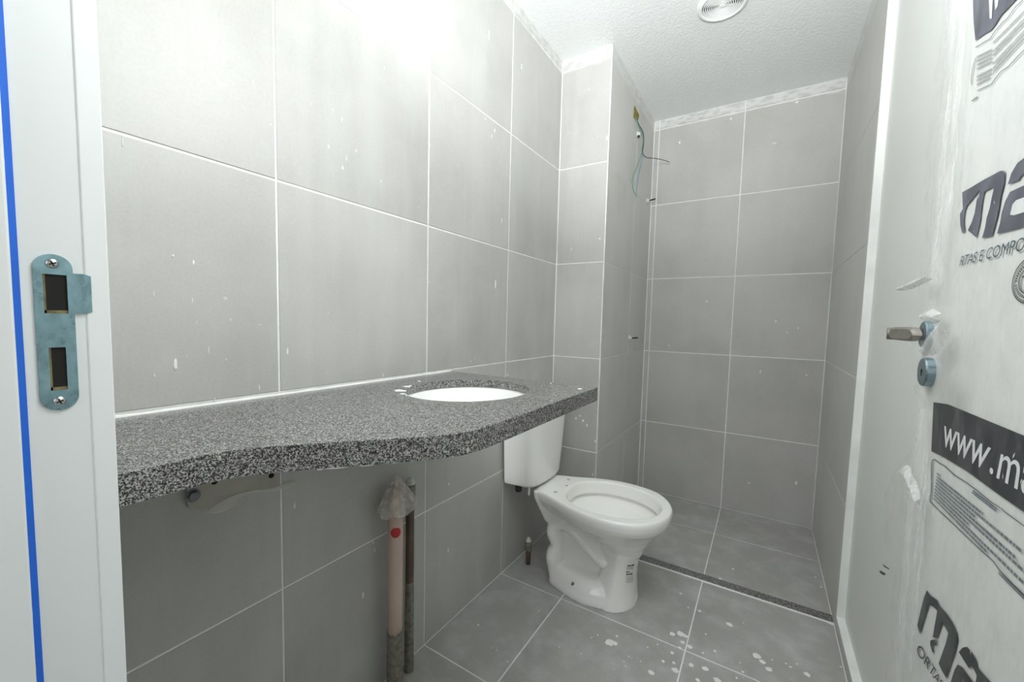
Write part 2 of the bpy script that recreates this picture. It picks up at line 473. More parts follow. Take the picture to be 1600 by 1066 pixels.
def rect(h): return [(h[0], h[2]), (h[1], h[2]), (h[1], h[3]), (h[0], h[3])]
obj('plate', plate_with_holes(out, [rect(h1), rect(h2)], XJ - .0004, X0), M['plate'], sp)
# lip that leads the latch in, bent round the frame edge
bm = bmesh.new(); rs = []
za, zb_ = jp(120, 428).z, jp(125, 490).z
for dy, dx in ((0, 0), (.006, .0002), (.012, .0006), (.0165, 0), (.019, -.003), (.0205, -.007)):
    y = h1[1] + dy; s = max(0, dy - .012) * .35
    rs.append([(X0 + dx + .0002, y, za - s), (X0 + dx + .0002, y, zb_ + s), (X0 + dx - .0012, y, zb_ + s), (X0 + dx - .0012, y, za - s)])
rings(bm, rs); bmesh.ops.recalc_face_normals(bm, faces=bm.faces); obj('lip', bm, M['plate'], sp)
for h in (h1, h2):
    bm = bmesh.new(); box(bm, (XJ - .00005, h[0], h[2]), (XJ + .0003, h[1], h[3])); obj('hole', bm, M['hole'], sp)
    bm = bmesh.new(); box(bm, (XJ + .0002, h[0], h[2]), (XJ + .0006, h[0] + .0016, h[3])); box(bm, (XJ + .0002, h[0], h[2]), (XJ + .0006, h[1], h[2] + .003))
    obj('raw_edge', bm, M['ochre'], sp)
for px, py in ((81, 412), (93, 627)):
    c = jp(px, py); bm = bmesh.new()
    lathe(bm, c, (1, 0, 0), [(.0046, 0), (.0044, .0008), (.003, .0018), (.001, .0022)], 16)
    s = obj('screw', bm, M['screw'], sp, True)
    bm = bmesh.new(); 
    for a in (0.4, 0.4 + PI / 2):
        d = Vector((0, math.cos(a), math.sin(a))) * .0026; e = Vector((0, -math.sin(a), math.cos(a))) * .0006
        prism(bm, [c + Vector((.0019, 0, 0)) + q for q in (d + e, -d + e, -d - e, d - e)], (.0005, 0, 0))
    bm2 = bm; obj('slot', bm2, M['hole'], sp)

# ------------------------------------------------------------------ open door leaf
DY0, DY1 = YF + .004, hit(1427, 700, 'x', XD).y
door = empty('door_1', (XD, DY0, .008)); tag(door, 'white door leaf opened against the right wall', 'door', None, 'structure')
bm = bmesh.new(); box(bm, (XD, DY0, .010), (XD + .035, DY1, 2.11), .0015); obj('leaf', bm, M['door_white'], door)
def dp(px, py, off=0): return hit(px, py, 'x', XD - off)
hc = dp(1452, 523)
lh = empty('lever_handle', hc); lh.parent = door; lh.location = Vector((XD, hc.y, hc.z)) - wloc(door); tag(lh, 'brushed nickel lever handle')
bm = bmesh.new(); lathe(bm, (XD, hc.y, hc.z), (-1, 0, 0), [(.021, 0), (.021, .006), (.019, .008)], 28); obj('rose', bm, M['lock'], lh, False)
bm = bmesh.new()
xb = XD - .052
tube(bm, [(XD - .006, hc.y, hc.z), (XD - .03, hc.y, hc.z), (xb + .004, hc.y + .002, hc.z)], .0095, 16)
obj('neck', bm, M['nickel'], lh, True)
# flat blade that runs from the neck back towards the hinges
bm = bmesh.new()
ya, yb_ = hit(1391, 520, 'x', xb - .004).y, hit(1434, 520, 'x', xb - .004).y
L = ya - yb_
rs = []
for k in range(15):
    t = k / 14; y = ya - L * t
    hh = .0092 * (1 if t < .75 else math.sqrt(max(.02, 1 - ((t - .75) / .25) ** 2)))
    hh *= (.78 + .22 * min(1, t / .08))
    xo = xb - .002 - .004 * math.sin(t * PI * .5)
    rs.append([(xo, y, hc.z + .001 - hh), (xo - .003, y, hc.z + .001 - hh * .7), (xo - .003, y, hc.z + .001 + hh * .7), (xo, y, hc.z + .001 + hh),
               (xo + .006, y, hc.z + .001 + hh), (xo + .006, y, hc.z + .001 - hh)])
rings(bm, rs); bmesh.ops.recalc_face_normals(bm, faces=bm.faces); obj('blade', bm, M['nickel'], lh)
kc = dp(1455, 582)
lk = empty('lock_rosette', kc); lk.parent = door; lk.location = Vector((XD, kc.y, kc.z)) - wloc(door); tag(lk, 'round film-covered lock rosette')
bm = bmesh.new(); lathe(bm, (XD, kc.y, kc.z), (-1, 0, 0), [(.0215, 0), (.0215, .0085), (.0200, .0105)], 36); obj('rosette', bm, M['lock'], lk)
bm = bmesh.new(); lathe(bm, (XD - .0103, kc.y, kc.z + .001), (-1, 0, 0), [(.0034, 0), (.0034, .0006)], 14); box(bm, (XD - .0109, kc.y - .0012, kc.z - .006), (XD - .0103, kc.y + .0012, kc.z)); obj('keyhole', bm, M['hole'], lk)

# ------------------------------------------------------------------ plastic wrap on the door with its print
wrap = empty('plastic_wrap', (XD, DY0, .05), 'torn clear plastic wrap with black print on the open white door', 'plastic wrap')
edge_px = [(1487, -40), (1484, 20), (1474, 120), (1463, 200), (1456, 300), (1454, 380), (1449, 440), (1444, 480), (1446, 520), (1451, 545), (1458, 560), (1461, 600), (1447, 618),
           (1440, 660), (1436, 705), (1413, 728), (1404, 745), (1393, 782), (1388, 830), (1396, 862), (1403, 900), (1406, 930), (1399, 1000), (1393, 1060), (1380, 1200)]
edge = sorted(((dp(*p).z, dp(*p).y) for p in edge_px))
def edge_y(z):
    for (z0, y0), (z1, y1) in zip(edge, edge[1:]):
        if z0 <= z <= z1: return y0 + (y1 - y0) * (z - z0) / (z1 - z0)
    return edge[0][1] if z < edge[0][0] else edge[-1][1]
bm = bmesh.new(); nu, nv = 90, 260; grid = []
for j in range(nv + 1):
    z = .03 + (2.06 - .03) * j / nv
    e = edge_y(z) + .005 * noise.noise(Vector((0, 3.3, z * 60)))
    row = []
    for i in range(nu + 1):
        t = i / nu; y = DY0 + .01 + (e - DY0 - .01) * t
        wr = noise.noise(Vector((y * 30, z * 7, 1.7))) * .5 + noise.noise(Vector((y * 75 + z * 12, z * 20, 4.1))) * .3 + noise.noise(Vector((y * 150, z * 60, 9))) * .12
        d = .0052 + .0030 * wr + .006 * max(0, (t - .86) / .14) * (.4 + abs(noise.noise(Vector((z * 24, 2, 0)))))
        rr = math.hypot(y - hc.y, z - hc.z)
        d += .012 * math.exp(-(rr / .045) ** 2)
        rk = math.hypot(y - kc.y, z - kc.z)
        d += .014 * math.exp(-(rk / .034) ** 4)
        row.append(bm.verts.new((XD - max(.0035, d), y, z)))
    grid.append(row)
for a, b in zip(grid, grid[1:]):
    for i in range(nu): bm.faces.new((a[i], b[i], b[i + 1], a[i + 1]))
obj('film', bm, M['film'], wrap, True)
def flap(pts_px, x, mat='film_flap', th=.0006, name='film_flap'):
    """a torn tongue of film sticking out: a strip between two px polylines, bulging off the door plane"""
    bm = bmesh.new(); a = [hit(p[0], p[1], 'x', x) for p in pts_px[0]]; b = [hit(p[0], p[1], 'x', x) for p in pts_px[1]]
    a = spline(a, 5); b = spline(b, 5); rs = []
    for k in range(7):
        t = k / 6
        r = []
        for p, q in zip(a, b):
            v = p.lerp(q, t); v.x -= .008 * math.sin(PI * t) + .003 * noise.noise(v * 70)
            r.append(v)
        rs.append(r)
    vs = [[bm.verts.new(v) for v in r] for r in rs]
    for r0, r1 in zip(vs, vs[1:]):
        for i in range(len(r0) - 1): bm.faces.new((r0[i], r0[i + 1], r1[i + 1], r1[i]))
    obj(name, bm, M[mat], wrap, True)
flap(([(1405, 450), (1420, 442), (1440, 434), (1460, 427)], [(1407, 455), (1424, 452), (1442, 444), (1458, 436)]), XD - .012)
flap(([(1409, 732), (1418, 727), (1428, 745), (1440, 780)], [(1418, 745), (1424, 762), (1432, 782), (1441, 800)]), XD - .010)
flap(([(1446, 488), (1458, 483), (1470, 490)], [(1448, 503), (1458, 506), (1472, 502)]), XD - .012)
flap(([(1484, -30), (1472, 150), (1458, 290), (1452, 400), (1448, 460)], [(1514, -30), (1500, 150), (1490, 290), (1484, 400), (1470, 460)]), XD - .009, 'film_fold')
flap(([(1440, 640), (1434, 710), (1414, 810), (1408, 930), (1400, 1050)], [(1453, 640), (1450, 710), (1446, 810), (1436, 930), (1428, 1050)]), XD - .009, 'film_fold')
flap(([(1462, 300), (1470, 380), (1480, 420)], [(1480, 290), (1488, 370), (1492, 415)]), XD - .010, 'film')
flap(([(1444, 540), (1455, 520), (1475, 500)], [(1448, 556), (1466, 552), (1484, 520)]), XD - .016)

PX = XD - .0012                  # the print lies on the inner side of the film
def P3(px, py, off=.0): return hit(px, py, 'x', PX - off)
def ink(name, polys, mat, off=0, label=None):
    bm = bmesh.new()
    for poly in polys:
        vs = [bm.verts.new(P3(px, py, off + .0003)) for px, py in poly]
        for f in tessellate_polygon([[Vector((px, py, 0)) for px, py in poly]]):
            bm.faces.new([vs[q] for q in f])
    return tag(obj(name, bm, M[mat], wrap), label)
def quadmap(q, u, v):
    """homography of the unit square on to the px quad q = TL, TR, BR, BL"""
    (x0, y0), (x1, y1), (x2, y2), (x3, y3) = q
    dx1, dx2, sx = x1 - x2, x3 - x2, x0 - x1 + x2 - x3
    dy1, dy2, sy = y1 - y2, y3 - y2, y0 - y1 + y2 - y3
    det = dx1 * dy2 - dx2 * dy1
    g, h = (sx * dy2 - dx2 * sy) / det, (dx1 * sy - sx * dy1) / det
    a, b, d, e = x1 - x0 + g * x1, x3 - x0 + h * x3, y1 - y0 + g * y1, y3 - y0 + h * y3
    k = g * u + h * v + 1
    return (a * u + b * v + x0) / k, (d * u + e * v + y0) / k
def text2d(txt, bold=0.0, shear=0.0, space=1.0):
    c = bpy.data.curves.new('text', 'FONT'); c.body = txt; c.offset = bold; c.shear = shear; c.resolution_u = 3; c.fill_mode = 'FRONT'; c.space_character = space
    o = bpy.data.objects.new('text', c); COL.objects.link(o)
    bpy.context.view_layer.update()
    me = bpy.data.meshes.new_from_object(o.evaluated_get(bpy.context.evaluated_depsgraph_get()))
    vs = [v.co.xy.copy() for v in me.vertices]; fs = [list(p.vertices) for p in me.polygons]
    bpy.data.objects.remove(o); bpy.data.curves.remove(c); bpy.data.meshes.remove(me)
    return vs, fs
def text(name, txt, q, mat, off=.0005, bold=0.0, shear=0.0, parent=None, y0=0.0, y1=.70, space=1.0, place=None):
    """q: px quad round the lettering; height runs from baseline y0 to y1 of the font"""
    vs, fs = text2d(txt, bold, shear, space)
    x0 = min(v.x for v in vs); x1 = max(v.x for v in vs)
    bm = bmesh.new(); bv = []
    for v in vs:
        p = quadmap(q, (v.x - x0) / (x1 - x0), 1 - (v.y - y0) / (y1 - y0))
        bv.append(bm.verts.new((place or (lambda a, b: P3(a, b, off)))(*p)))
    for f in fs:
        try: bm.faces.new([bv[i] for i in f])
        except ValueError: pass
    return obj(name, bm, M[mat], parent or wrap)
def textlines(name, q, n, mat, seed, ends=None, h=.55, skip=(), off=.0003):
    """rows of print too small to read: broken dashes"""
    rnd = random.Random(seed); bm = bmesh.new()
    for i in range(n):
        if i in skip: continue
        v0 = (i + .5 - h / 2) / n; v1 = (i + .5 + h / 2) / n; u = 0; end = ends[i] if ends else 1
        while u < end:
            wd = min(end - u, rnd.uniform(.010, .034))
            c = [quadmap(q, a, b) for a, b in ((u, v0), (u + wd, v0), (u + wd, v1), (u, v1))]
            k = .22
            mid = [(c[0], c[1], 0, .42), (c[0], c[1], .58, 1)]
            for _, _, t0, t1 in mid:     # two thin strokes per word keep the letters' broken look
                pts = [(c[0][0] + (c[3][0] - c[0][0]) * t0, c[0][1] + (c[3][1] - c[0][1]) * t0), (c[1][0] + (c[2][0] - c[1][0]) * t0, c[1][1] + (c[2][1] - c[1][1]) * t0),
                       (c[1][0] + (c[2][0] - c[1][0]) * t1, c[1][1] + (c[2][1] - c[1][1]) * t1), (c[0][0] + (c[3][0] - c[0][0]) * t1, c[0][1] + (c[3][1] - c[0][1]) * t1)]
                bm.faces.new([bm.verts.new(P3(*p, off)) for p in pts])
            u += wd + rnd.uniform(.003, .008)
    return obj(name, bm, M[mat], wrap)
def stroke(name, pts, wpx, mat, off=.0004):
    bm = bmesh.new(); a = []; b = []
    for i, p in enumerate(pts):
        p0 = Vector(pts[max(i - 1, 0)]); p1 = Vector(pts[min(i + 1, len(pts) - 1)]); d = (p1 - p0).normalized(); nn = Vector((-d.y, d.x)) * wpx / 2
        a.append(bm.verts.new(P3(p[0] + nn.x, p[1] + nn.y, off))); b.append(bm.verts.new(P3(p[0] - nn.x, p[1] - nn.y, off)))
    for i in range(len(pts) - 1): bm.faces.new((a[i], a[i + 1], b[i + 1], b[i]))
    return obj(name, bm, M[mat], wrap)

# middle band: web address, text box below it
ink('print_band', [[(1458.5, 628.5), (1481, 632), (1508, 643), (1600, 681), (1680, 716), (1680, 868), (1614, 810), (1562, 774), (1510, 736), (1470, 712), (1455, 705)]], 'ink', 0, 'black band of print')
def fr2(x, y): return (1440 + x * 160 / 898, 610 + y * 190 / 1066)
text('print_letters', 'www', [fr2(200, 285), fr2(618, 478), fr2(555, 700), fr2(185, 480)], 'ink_white', .0006, bold=.006, y0=0, y1=.52, shear=.05)
text('print_letters', '.', [fr2(598, 672), fr2(630, 690), fr2(625, 740), fr2(594, 722)], 'ink_white', .0006, y0=0, y1=.11)
text('print_letters', 'ma', [fr2(690, 515), fr2(1010, 650), fr2(1000, 960), fr2(655, 765)], 'ink_white', .0006, bold=.003, y0=0, y1=.54, shear=.1)
bx = [fr2(72, 975), fr2(85, 880), fr2(86, 640), fr2(95, 612), fr2(120, 608), fr2(150, 635), fr2(205, 665), fr2(290, 745), fr2(400, 815), fr2(500, 890), fr2(600, 975), fr2(690, 1030), (1570, 800), (1600, 822), (1640, 855)]
stroke('print_line', bx, 1.3, 'ink')
def fr3(x, y): return (1380 + x * 220 / 782, 650 + y * 300 / 1066)
stroke('print_line', [fr3(258, 475), fr3(400, 610), fr3(520, 725), fr3(612, 808), fr3(640, 850), fr3(720, 935), fr3(800, 1010), (1640, 970)], 1.3, 'ink')
textlines('small_print', [fr3(300, 310), fr3(860, 740), fr3(800, 1000), fr3(278, 465)], 9, 'ink_blue', 3, ends=[.06, .62, .92, .55, .90, 1, .50, 1, .7])
textlines('small_print', [fr3(500, 412), fr3(635, 515), fr3(625, 532), fr3(492, 428)], 1, 'ink_blue', 5, h=1.0)
textlines('small_print', [fr3(640, 860), fr3(790, 1000), fr3(785, 1025), fr3(640, 880)], 1, 'ink_blue', 6, h=.9)

# upper logo: two heavy slanted letters, the second cut by the picture edge
def fr4(x, y): return (1490 + x * 110 / 586, 220 + y * 200 / 1066)
mpoly = [(70, 430), (150, 385), (250, 325), (390, 250), (418, 250), (426, 275), (420, 350), (395, 450), (370, 600), (340, 720), (318, 795), (235, 812), (262, 720), (275, 640), (300, 560), (318, 470),
         (335, 400), (318, 392), (255, 425), (240, 500), (228, 590), (222, 660), (190, 808), (118, 745), (150, 680), (175, 600), (190, 500), (218, 408), (170, 470), (110, 540), (92, 590), (85, 680), (94, 760), (70, 768), (55, 700), (52, 610), (78, 565)]
ink('print_logo', [[fr4(*p) for p in mpoly]], 'ink_grey', 0)
apoly = [(450, 365), (480, 270), (530, 185), (590, 140), (700, 90), (760, 100), (770, 180), (740, 400), (700, 600), (660, 690), (520, 735), (360, 775), (385, 690), (400, 600), (430, 500), (470, 425), (600, 365), (640, 350), (660, 260), (640, 240), (590, 260), (550, 310), (540, 330)]
ink('print_logo', [[fr4(*p) for p in apoly]], 'ink_grey', 0)
ink('print_logo', [[fr4(*p) for p in [(490, 530), (520, 495), (575, 475), (640, 455), (630, 540), (600, 590), (500, 622), (470, 615)]]], 'ink_white', .0005)
text('print_letters', 'RTAS E COMPO', [fr4(62, 962), fr4(600, 795), fr4(590, 910), fr4(48, 1045)], 'ink_blue', .0005, bold=0, shear=.12)
# round seal
def seal(q, mat):
    def ring(r0, r1, n=48):
        bm_.append((r0, r1, n))
    bm_ = []
    bm = bmesh.new()
    for r0, r1 in ((.93, 1.0), (.86, .90), (.52, .58), (.47, .49)):
        a = []; b = []
        for k in range(56):
            c, s = math.cos(2 * PI * k / 56), math.sin(2 * PI * k / 56)
            a.append(bm.verts.new(P3(*quadmap(q, .5 + .5 * r0 * c, .5 + .5 * r0 * s), .0004))); b.append(bm.verts.new(P3(*quadmap(q, .5 + .5 * r1 * c, .5 + .5 * r1 * s), .0004)))
        for k in range(56): bm.faces.new((a[k], a[(k + 1) % 56], b[(k + 1) % 56], b[k]))
    rnd = random.Random(2)
    for k in range(40):             # tiny lettering round the rim
        a0 = 2 * PI * k / 40; a1 = a0 + .085
        if k % 10 == 0: continue
        bm.faces.new([bm.verts.new(P3(*quadmap(q, .5 + .5 * r * math.cos(a), .5 + .5 * r * math.sin(a)), .0004)) for r, a in ((.64, a0), (.64, a1), (.78, a1), (.78, a0))])
    obj('print_seal', bm, M[mat], wrap)
sq = [(1581, 414), (1643, 384), (1641, 470), (1580.5, 478)]
seal(sq, 'label_ink')
text('print_letters', 'T', [quadmap(sq, .32, .36), quadmap(sq, .6, .36), quadmap(sq, .6, .62), quadmap(sq, .32, .62)], 'label_ink', .0004, bold=.02)

# upper right: end of another band and its text box
def fr5(x, y): return (1500 + x * 100 / 627, y * 170 / 1066)
ink('print_band', [[fr5(128, -200), fr5(128, 60), fr5(132, 200), fr5(150, 400), fr5(230, 340), fr5(300, 300), fr5(345, 240), fr5(400, 150), fr5(460, 90), fr5(560, -20), fr5(700, -200)]], 'ink_grey', 0)
ink('print_letters', [[fr5(280, -60), fr5(322, -60), fr5(312, 180), fr5(290, 185)], [fr5(335, -60), fr5(385, -60), fr5(368, 60), fr5(345, 98)]], 'ink_white', .0006)
stroke('print_line', [fr5(150, 465), fr5(200, 435), fr5(300, 375), fr5(330, 320), fr5(420, 215), fr5(460, 185), fr5(540, 70), fr5(627, -10), fr5(760, -130)], 1.0, 'ink_blue')
stroke('print_line', [fr5(158, 560), fr5(128, 650), fr5(110, 760), fr5(112, 830)], .9, 'ink_blue')
stroke('print_line', [fr5(170, 890), fr5(230, 860), fr5(312, 822), fr5(330, 790), fr5(400, 700), fr5(470, 655), fr5(540, 580), fr5(627, 490), fr5(760, 380)], 1.1, 'ink_blue')
stroke('print_line', [fr5(112, 992), fr5(170, 950)], 1.4, 'ink_blue')
textlines('small_print', [fr5(165, 540), fr5(312, 470), fr5(312, 770), fr5(165, 850)], 8, 'ink_light', 11, skip=(4,), h=.5, ends=[1, 1, 1, 1, 1, 1, 1, .9])
textlines('small_print', [fr5(325, 400), fr5(700, 20), fr5(700, 320), fr5(325, 730)], 8, 'ink_light', 12, skip=(4, 1), h=.5)

# lower logo with the same letters, and the lettering under it
def fr6(x, y): return (1420 + x * 180 / 1156, 900 + y * 166 / 1066)
lp = [(180, 145), (215, 195), (285, 245), (310, 300), (380, 380), (440, 470), (478, 560), (490, 640), (460, 770), (420, 880), (375, 1025), (330, 950), (298, 880), (330, 790), (370, 680), (395, 575), (365, 520), (335, 470), (310, 540), (285, 620), (240, 620), (255, 520), (285, 350), (240, 305),
      (200, 290), (165, 400), (128, 520), (110, 580), (85, 500), (120, 340), (150, 220)]
ink('print_logo', [[fr6(*p) for p in lp]], 'ink')
ink('print_logo', [[fr6(*p) for p in [(215, 650), (245, 640), (285, 650), (275, 700), (250, 680), (240, 715), (255, 770), (235, 765), (215, 700)]]], 'ink')
ink('print_logo', [[fr6(*p) for p in [(500, 765), (540, 720), (585, 712), (640, 780), (680, 850), (685, 910), (760, 1000), (860, 1110), (880, 1300), (640, 1300), (560, 1180), (420, 1066), (460, 940), (490, 890), (540, 920), (640, 1060), (668, 1080), (680, 1000), (650, 930), (625, 910), (600, 925), (560, 860)]]], 'ink')
text('print_letters', 'ORTAS E', [fr6(105, 668), fr6(400, 1150), fr6(370, 1215), fr6(72, 760)], 'ink', .0005, bold=.002, shear=.1)
ink('print_scrap', [[(1373.5, 893), (1376, 892), (1384, 896.5), (1382.5, 899.5), (1378, 898)], [(1379, 881), (1384, 885), (1389.5, 888.5), (1389, 890.5), (1381, 885.5)]], 'ink', .004)
# glints of light on the film, painted as white slivers
bm = bmesh.new(); rnd = random.Random(5)
for k in range(70):
    px, py = rnd.uniform(1450, 1640), rnd.uniform(690, 1080) if k % 3 else rnd.uniform(150, 640)
    p = hit(px, py, 'x', XD - .0105); l = rnd.uniform(.0012, .004); a = rnd.uniform(-.5, .5); dd = Vector((0, math.sin(a), math.cos(a))) * l; e = Vector((0, math.cos(a), -math.sin(a))) * l * .22
    bm.faces.new([bm.verts.new(v) for v in (p + dd, p + e, p - dd, p - e)])
tag(obj('painted_glints', bm, M['drip_and_glint'], wrap), None, None, None, 'stuff')

# ------------------------------------------------------------------ granite counter
ZT, ZS, ZB = .897, .877, .861   # top, underside of the slab, lower edge of the apron glued under its front
ctr = empty('vanity_counter', (.25, .25, ZB), 'speckled grey granite counter with oval basin cut-out on left wall', 'counter')
front = [(.316, YF), (.316, -.195), (.3165, -.16), (.321, -.132), (.335, -.102), (.378, -.045), (.435, .022), (.470, .066), (.492, .096), (.506, .127), (.513, .17), (.5145, .24)]
fr_s = [(v.x, v.y) for v in spline([(a, b, 0) for a, b in front[1:]], 4)]
outline = [(.002, YF + .001), (.285, YF + .001), (.285, -.2300), (.316, -.2300)] + fr_s + [(.5155, .69), (.002, .69)]
HC, HA, HB = (.264, .444), .150, .168
hole = [(HC[0] + HA * math.cos(2 * PI * k / 64), HC[1] + HB * math.sin(2 * PI * k / 64)) for k in range(64)]
bm = bmesh.new(); es = []
for loop in (outline, hole):
    v = [bm.verts.new((p[0], p[1], ZT)) for p in loop]
    es += [bm.edges.new((v[i], v[(i + 1) % len(v)])) for i in range(len(v))]
bmesh.ops.triangle_fill(bm, use_beauty=True, use_dissolve=False, edges=es)
r = bmesh.ops.extrude_face_region(bm, geom=bm.faces[:])
bmesh.ops.translate(bm, vec=(0, 0, ZS - ZT), verts=[g for g in r['geom'] if isinstance(g, bmesh.types.BMVert)])
bmesh.ops.recalc_face_normals(bm, faces=bm.faces)
o = obj('slab', bm, M['granite'], ctr)
md = o.modifiers.new('bevel', 'BEVEL'); md.width = .0010; md.segments = 2; md.limit_method = 'ANGLE'; md.angle_limit = math.radians(50)
path_ = outline[3:-2] + [(.5155, .69)]; inn = []
for q, p in enumerate(path_):
    a, b = path_[max(q - 1, 0)], path_[min(q + 1, len(path_) - 1)]; d = Vector((b[0] - a[0], b[1] - a[1])).normalized()
    inn.append((p[0] - d.y * .022, p[1] + d.x * .022))
bm = bmesh.new(); prism(bm, [(x, y, ZB) for x, y in path_ + inn[::-1]], (0, 0, ZS - ZB))
obj('apron', bm, M['granite'], ctr)
# bead of sealant against the wall, and blobs of it round the basin and under the edge
bm = bmesh.new(); rs = []
for k in range(60):
    y = YF + .002 + (.69 - YF) * k / 59; s = .0025 + .0009 * noise.noise(Vector((0, y * 30, 0)))
    rs.append([(.0005, y, ZT - .0005), (s * 1.2, y, ZT - .0005), (s * .8, y, ZT + s), (.0005, y, ZT + s * 1.5)])
rings(bm, rs); bmesh.ops.recalc_face_normals(bm, faces=bm.faces); obj('sealant_bead', bm, M['sealant'], ctr)
def blob(bm, c, nrm, r, th=.0008, stretch=(1, 1), seed=0, rag=.35, n=14):
    d, u, v = frame(nrm); rnd = random.Random(seed); c = Vector(c)
    rr = [r * (1 + rag * (noise.noise(Vector((math.cos(2 * PI * k / n) * 1.3 + seed * 3.1, math.sin(2 * PI * k / n) * 1.3, seed))))) for k in range(n)]
    def rg(s, h): return [c + d * h + (u * math.cos(2 * PI * k / n) * stretch[0] + v * math.sin(2 * PI * k / n) * stretch[1]) * rr[k] * s for k in range(n)]
    rings(bm, [rg(1, -.0005), rg(.97, th * .6), rg(.6, th)])
bm = bmesh.new()
for k, (px, py, s) in enumerate(((645, 610, .0125), (651, 605, .008), (641, 615, .006), (659, 604, .0035), (637, 618, .003))):
    p = hit(px, py, 'z', ZT); q = Vector(((p.x - HC[0]) / HA, (p.y - HC[1]) / HB)); f = max(1, (1.0 + s * .55 / HA) / q.length); p = Vector((HC[0] + HA * q.x * f, HC[1] + HB * q.y * f, ZT)); blob(bm, p, (0, 0, 1), s, .0014, seed=k, rag=.7, n=20)
for k, (px, py, s) in enumerate(((906, 608, .0055), (793, 586, .003), (860, 599, .003), (655, 596, .004))):
    blob(bm, hit(px, py, 'z', ZT), (0, 0, 1), s, .001, seed=k + 9)
bmesh.ops.recalc_face_normals(bm, faces=bm.faces); tag(obj('sealant_smear', bm, M['sealant'], ctr, True), None, None, None, 'stuff')
bm = bmesh.new()
for k, (pa, pb) in enumerate((((508, 732.5), (545, 729.5)), ((562, 728), (587, 726)), ((496, 733.5), (506, 732.8)), ((610, 723.5), (624, 722)))):
    a, b = hit(*pa, 'z', ZB - .0012), hit(*pb, 'z', ZB - .0012)
    tube(bm, [a.lerp(b, t) + Vector((-.0012, 0, 0)) for t in (0, .2, .5, .8, 1)], [.0005, .0016, .0020, .0015, .0004], 6)
tag(obj('sealant_drip', bm, M['sealant'], ctr, True), None, None, None, 'stuff')
bm = bmesh.new()
for k, (px, py, s, st) in enumerate(((731, 704, .0028, 1.6), (724, 701, .0016, 1), (737, 691, .0016, 2), (866, 650, .0010, 4), (343, 716, .0016, 2.2), (341, 708, .0012, 2.4), (715, 708, .0014, 1))):
    p = hit(px, py, 'x', .515) if px > 735 else hit(px, py, 'y', .12 if px > 700 else -.1)
    # land on the front edge itself
    best = None
    for (x0, y0), (x1, y1) in zip(outline[3:-2], outline[4:-1]):
        nx, ny = (y1 - y0), -(x1 - x0); d = ray(px, py); den = d.x * nx + d.y * ny
        if abs(den) < 1e-9: continue
        t = ((x0 - CAM.x) * nx + (y0 - CAM.y) * ny) / den; q = CAM + d * t
        L2 = (x1 - x0) ** 2 + (y1 - y0) ** 2; s_ = ((q.x - x0) * (x1 - x0) + (q.y - y0) * (y1 - y0)) / L2
        if t > 0 and -.02 <= s_ <= 1.02 and ZB <= q.z <= ZT: best = (q, Vector((nx, ny, 0)))
    if best: blob(bm, best[0], best[1], s, .0006, (1, st), k + 30)
if len(bm.verts): bmesh.ops.recalc_face_normals(bm, faces=bm.faces)
tag(obj('dust_mark', bm, M['beige'], ctr, True), None, None, None, 'stuff')

# ------------------------------------------------------------------ basin
bs = empty('sink_basin', (HC[0], HC[1], ZS - .103), 'white oval basin fixed under the granite counter', 'sink')
bm = bmesh.new(); rs = []
prof = [(1.16, .0005), (1.16, .010), (1.05, .014), (.97, .04), (.80, .075), (.5, .098), (.2, .103), (.19, .097), (.48, .091), (.77, .068), (.93, .035), (.985, .012), (1.02, .0005)]
for s, dz in prof:
    rs.append([(HC[0] + HA * s * math.cos(2 * PI * k / 64), HC[1] + HB * s * math.sin(2 * PI * k / 64), ZS - dz) for k in range(64)])
rs.append(rs[0]); vs = rings(bm, rs, False, False); bmesh.ops.remove_doubles(bm, verts=bm.verts, dist=1e-6); bmesh.ops.recalc_face_normals(bm, faces=bm.faces)
obj('bowl', bm, M['porcelain_sink'], bs, True)
bm = bmesh.new(); lathe(bm, (HC[0], HC[1], ZS - .103), (0, 0, 1), [(.030, 0), (.030, .008), (.022, .009), (.020, .004)], 24); obj('drain_ring', bm, M['screw'], bs, True)

# ------------------------------------------------------------------ bracket under the counter
p0 = hit(304, 776, 'x', .012)
bk = empty('counter_bracket', (0, p0.y, p0.z), 'beige sheet bracket with bolt on the wall under the granite counter', 'bracket')
def fr7(x, y): return (280 + x / 8.42, 730 + y / 8.42)
low = [fr7(*p) for p in ((105, 300), (112, 480), (125, 530), (160, 555), (205, 545), (240, 560), (300, 585), (345, 583), (500, 490), (660, 402), (780, 350), (880, 325), (1000, 300), (1120, 288), (1240, 272), (1330, 225))]
poly = [hit(px, py, 'x', .009) for px, py in low]
poly = poly + [Vector((.009, poly[-1].y, .845)), Vector((.009, poly[0].y, .845))]
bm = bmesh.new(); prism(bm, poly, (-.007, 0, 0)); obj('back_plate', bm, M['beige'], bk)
bm = bmesh.new(); ra = [hit(*fr7(*p), 'x', .0095) for p in ((345, 582), (500, 490), (660, 402), (780, 350), (880, 325), (1000, 300), (1120, 288), (1240, 272), (1390, 222), (1515, 185))]
wid = [.004, .018, .020, .012, .005, .005, .005, .006, .009, .006]
a_ = spline(ra, 4); wids = [v.x for v in spline([(q, 0, 0) for q in wid], 4)]
rs = [[p, p + Vector((ww * .75, -.001, -ww * .62)), p + Vector((ww * .75 - .001, -.001, -ww * .62 - .001)), p + Vector((-.001, 0, -.001))] for p, ww in zip(a_, wids)]
rings(bm, rs); bmesh.ops.recalc_face_normals(bm, faces=bm.faces); obj('torn_flange', bm, M['beige_lit'], bk)
bm = bmesh.new(); bp = hit(*fr7(190, 380), 'x', .012)
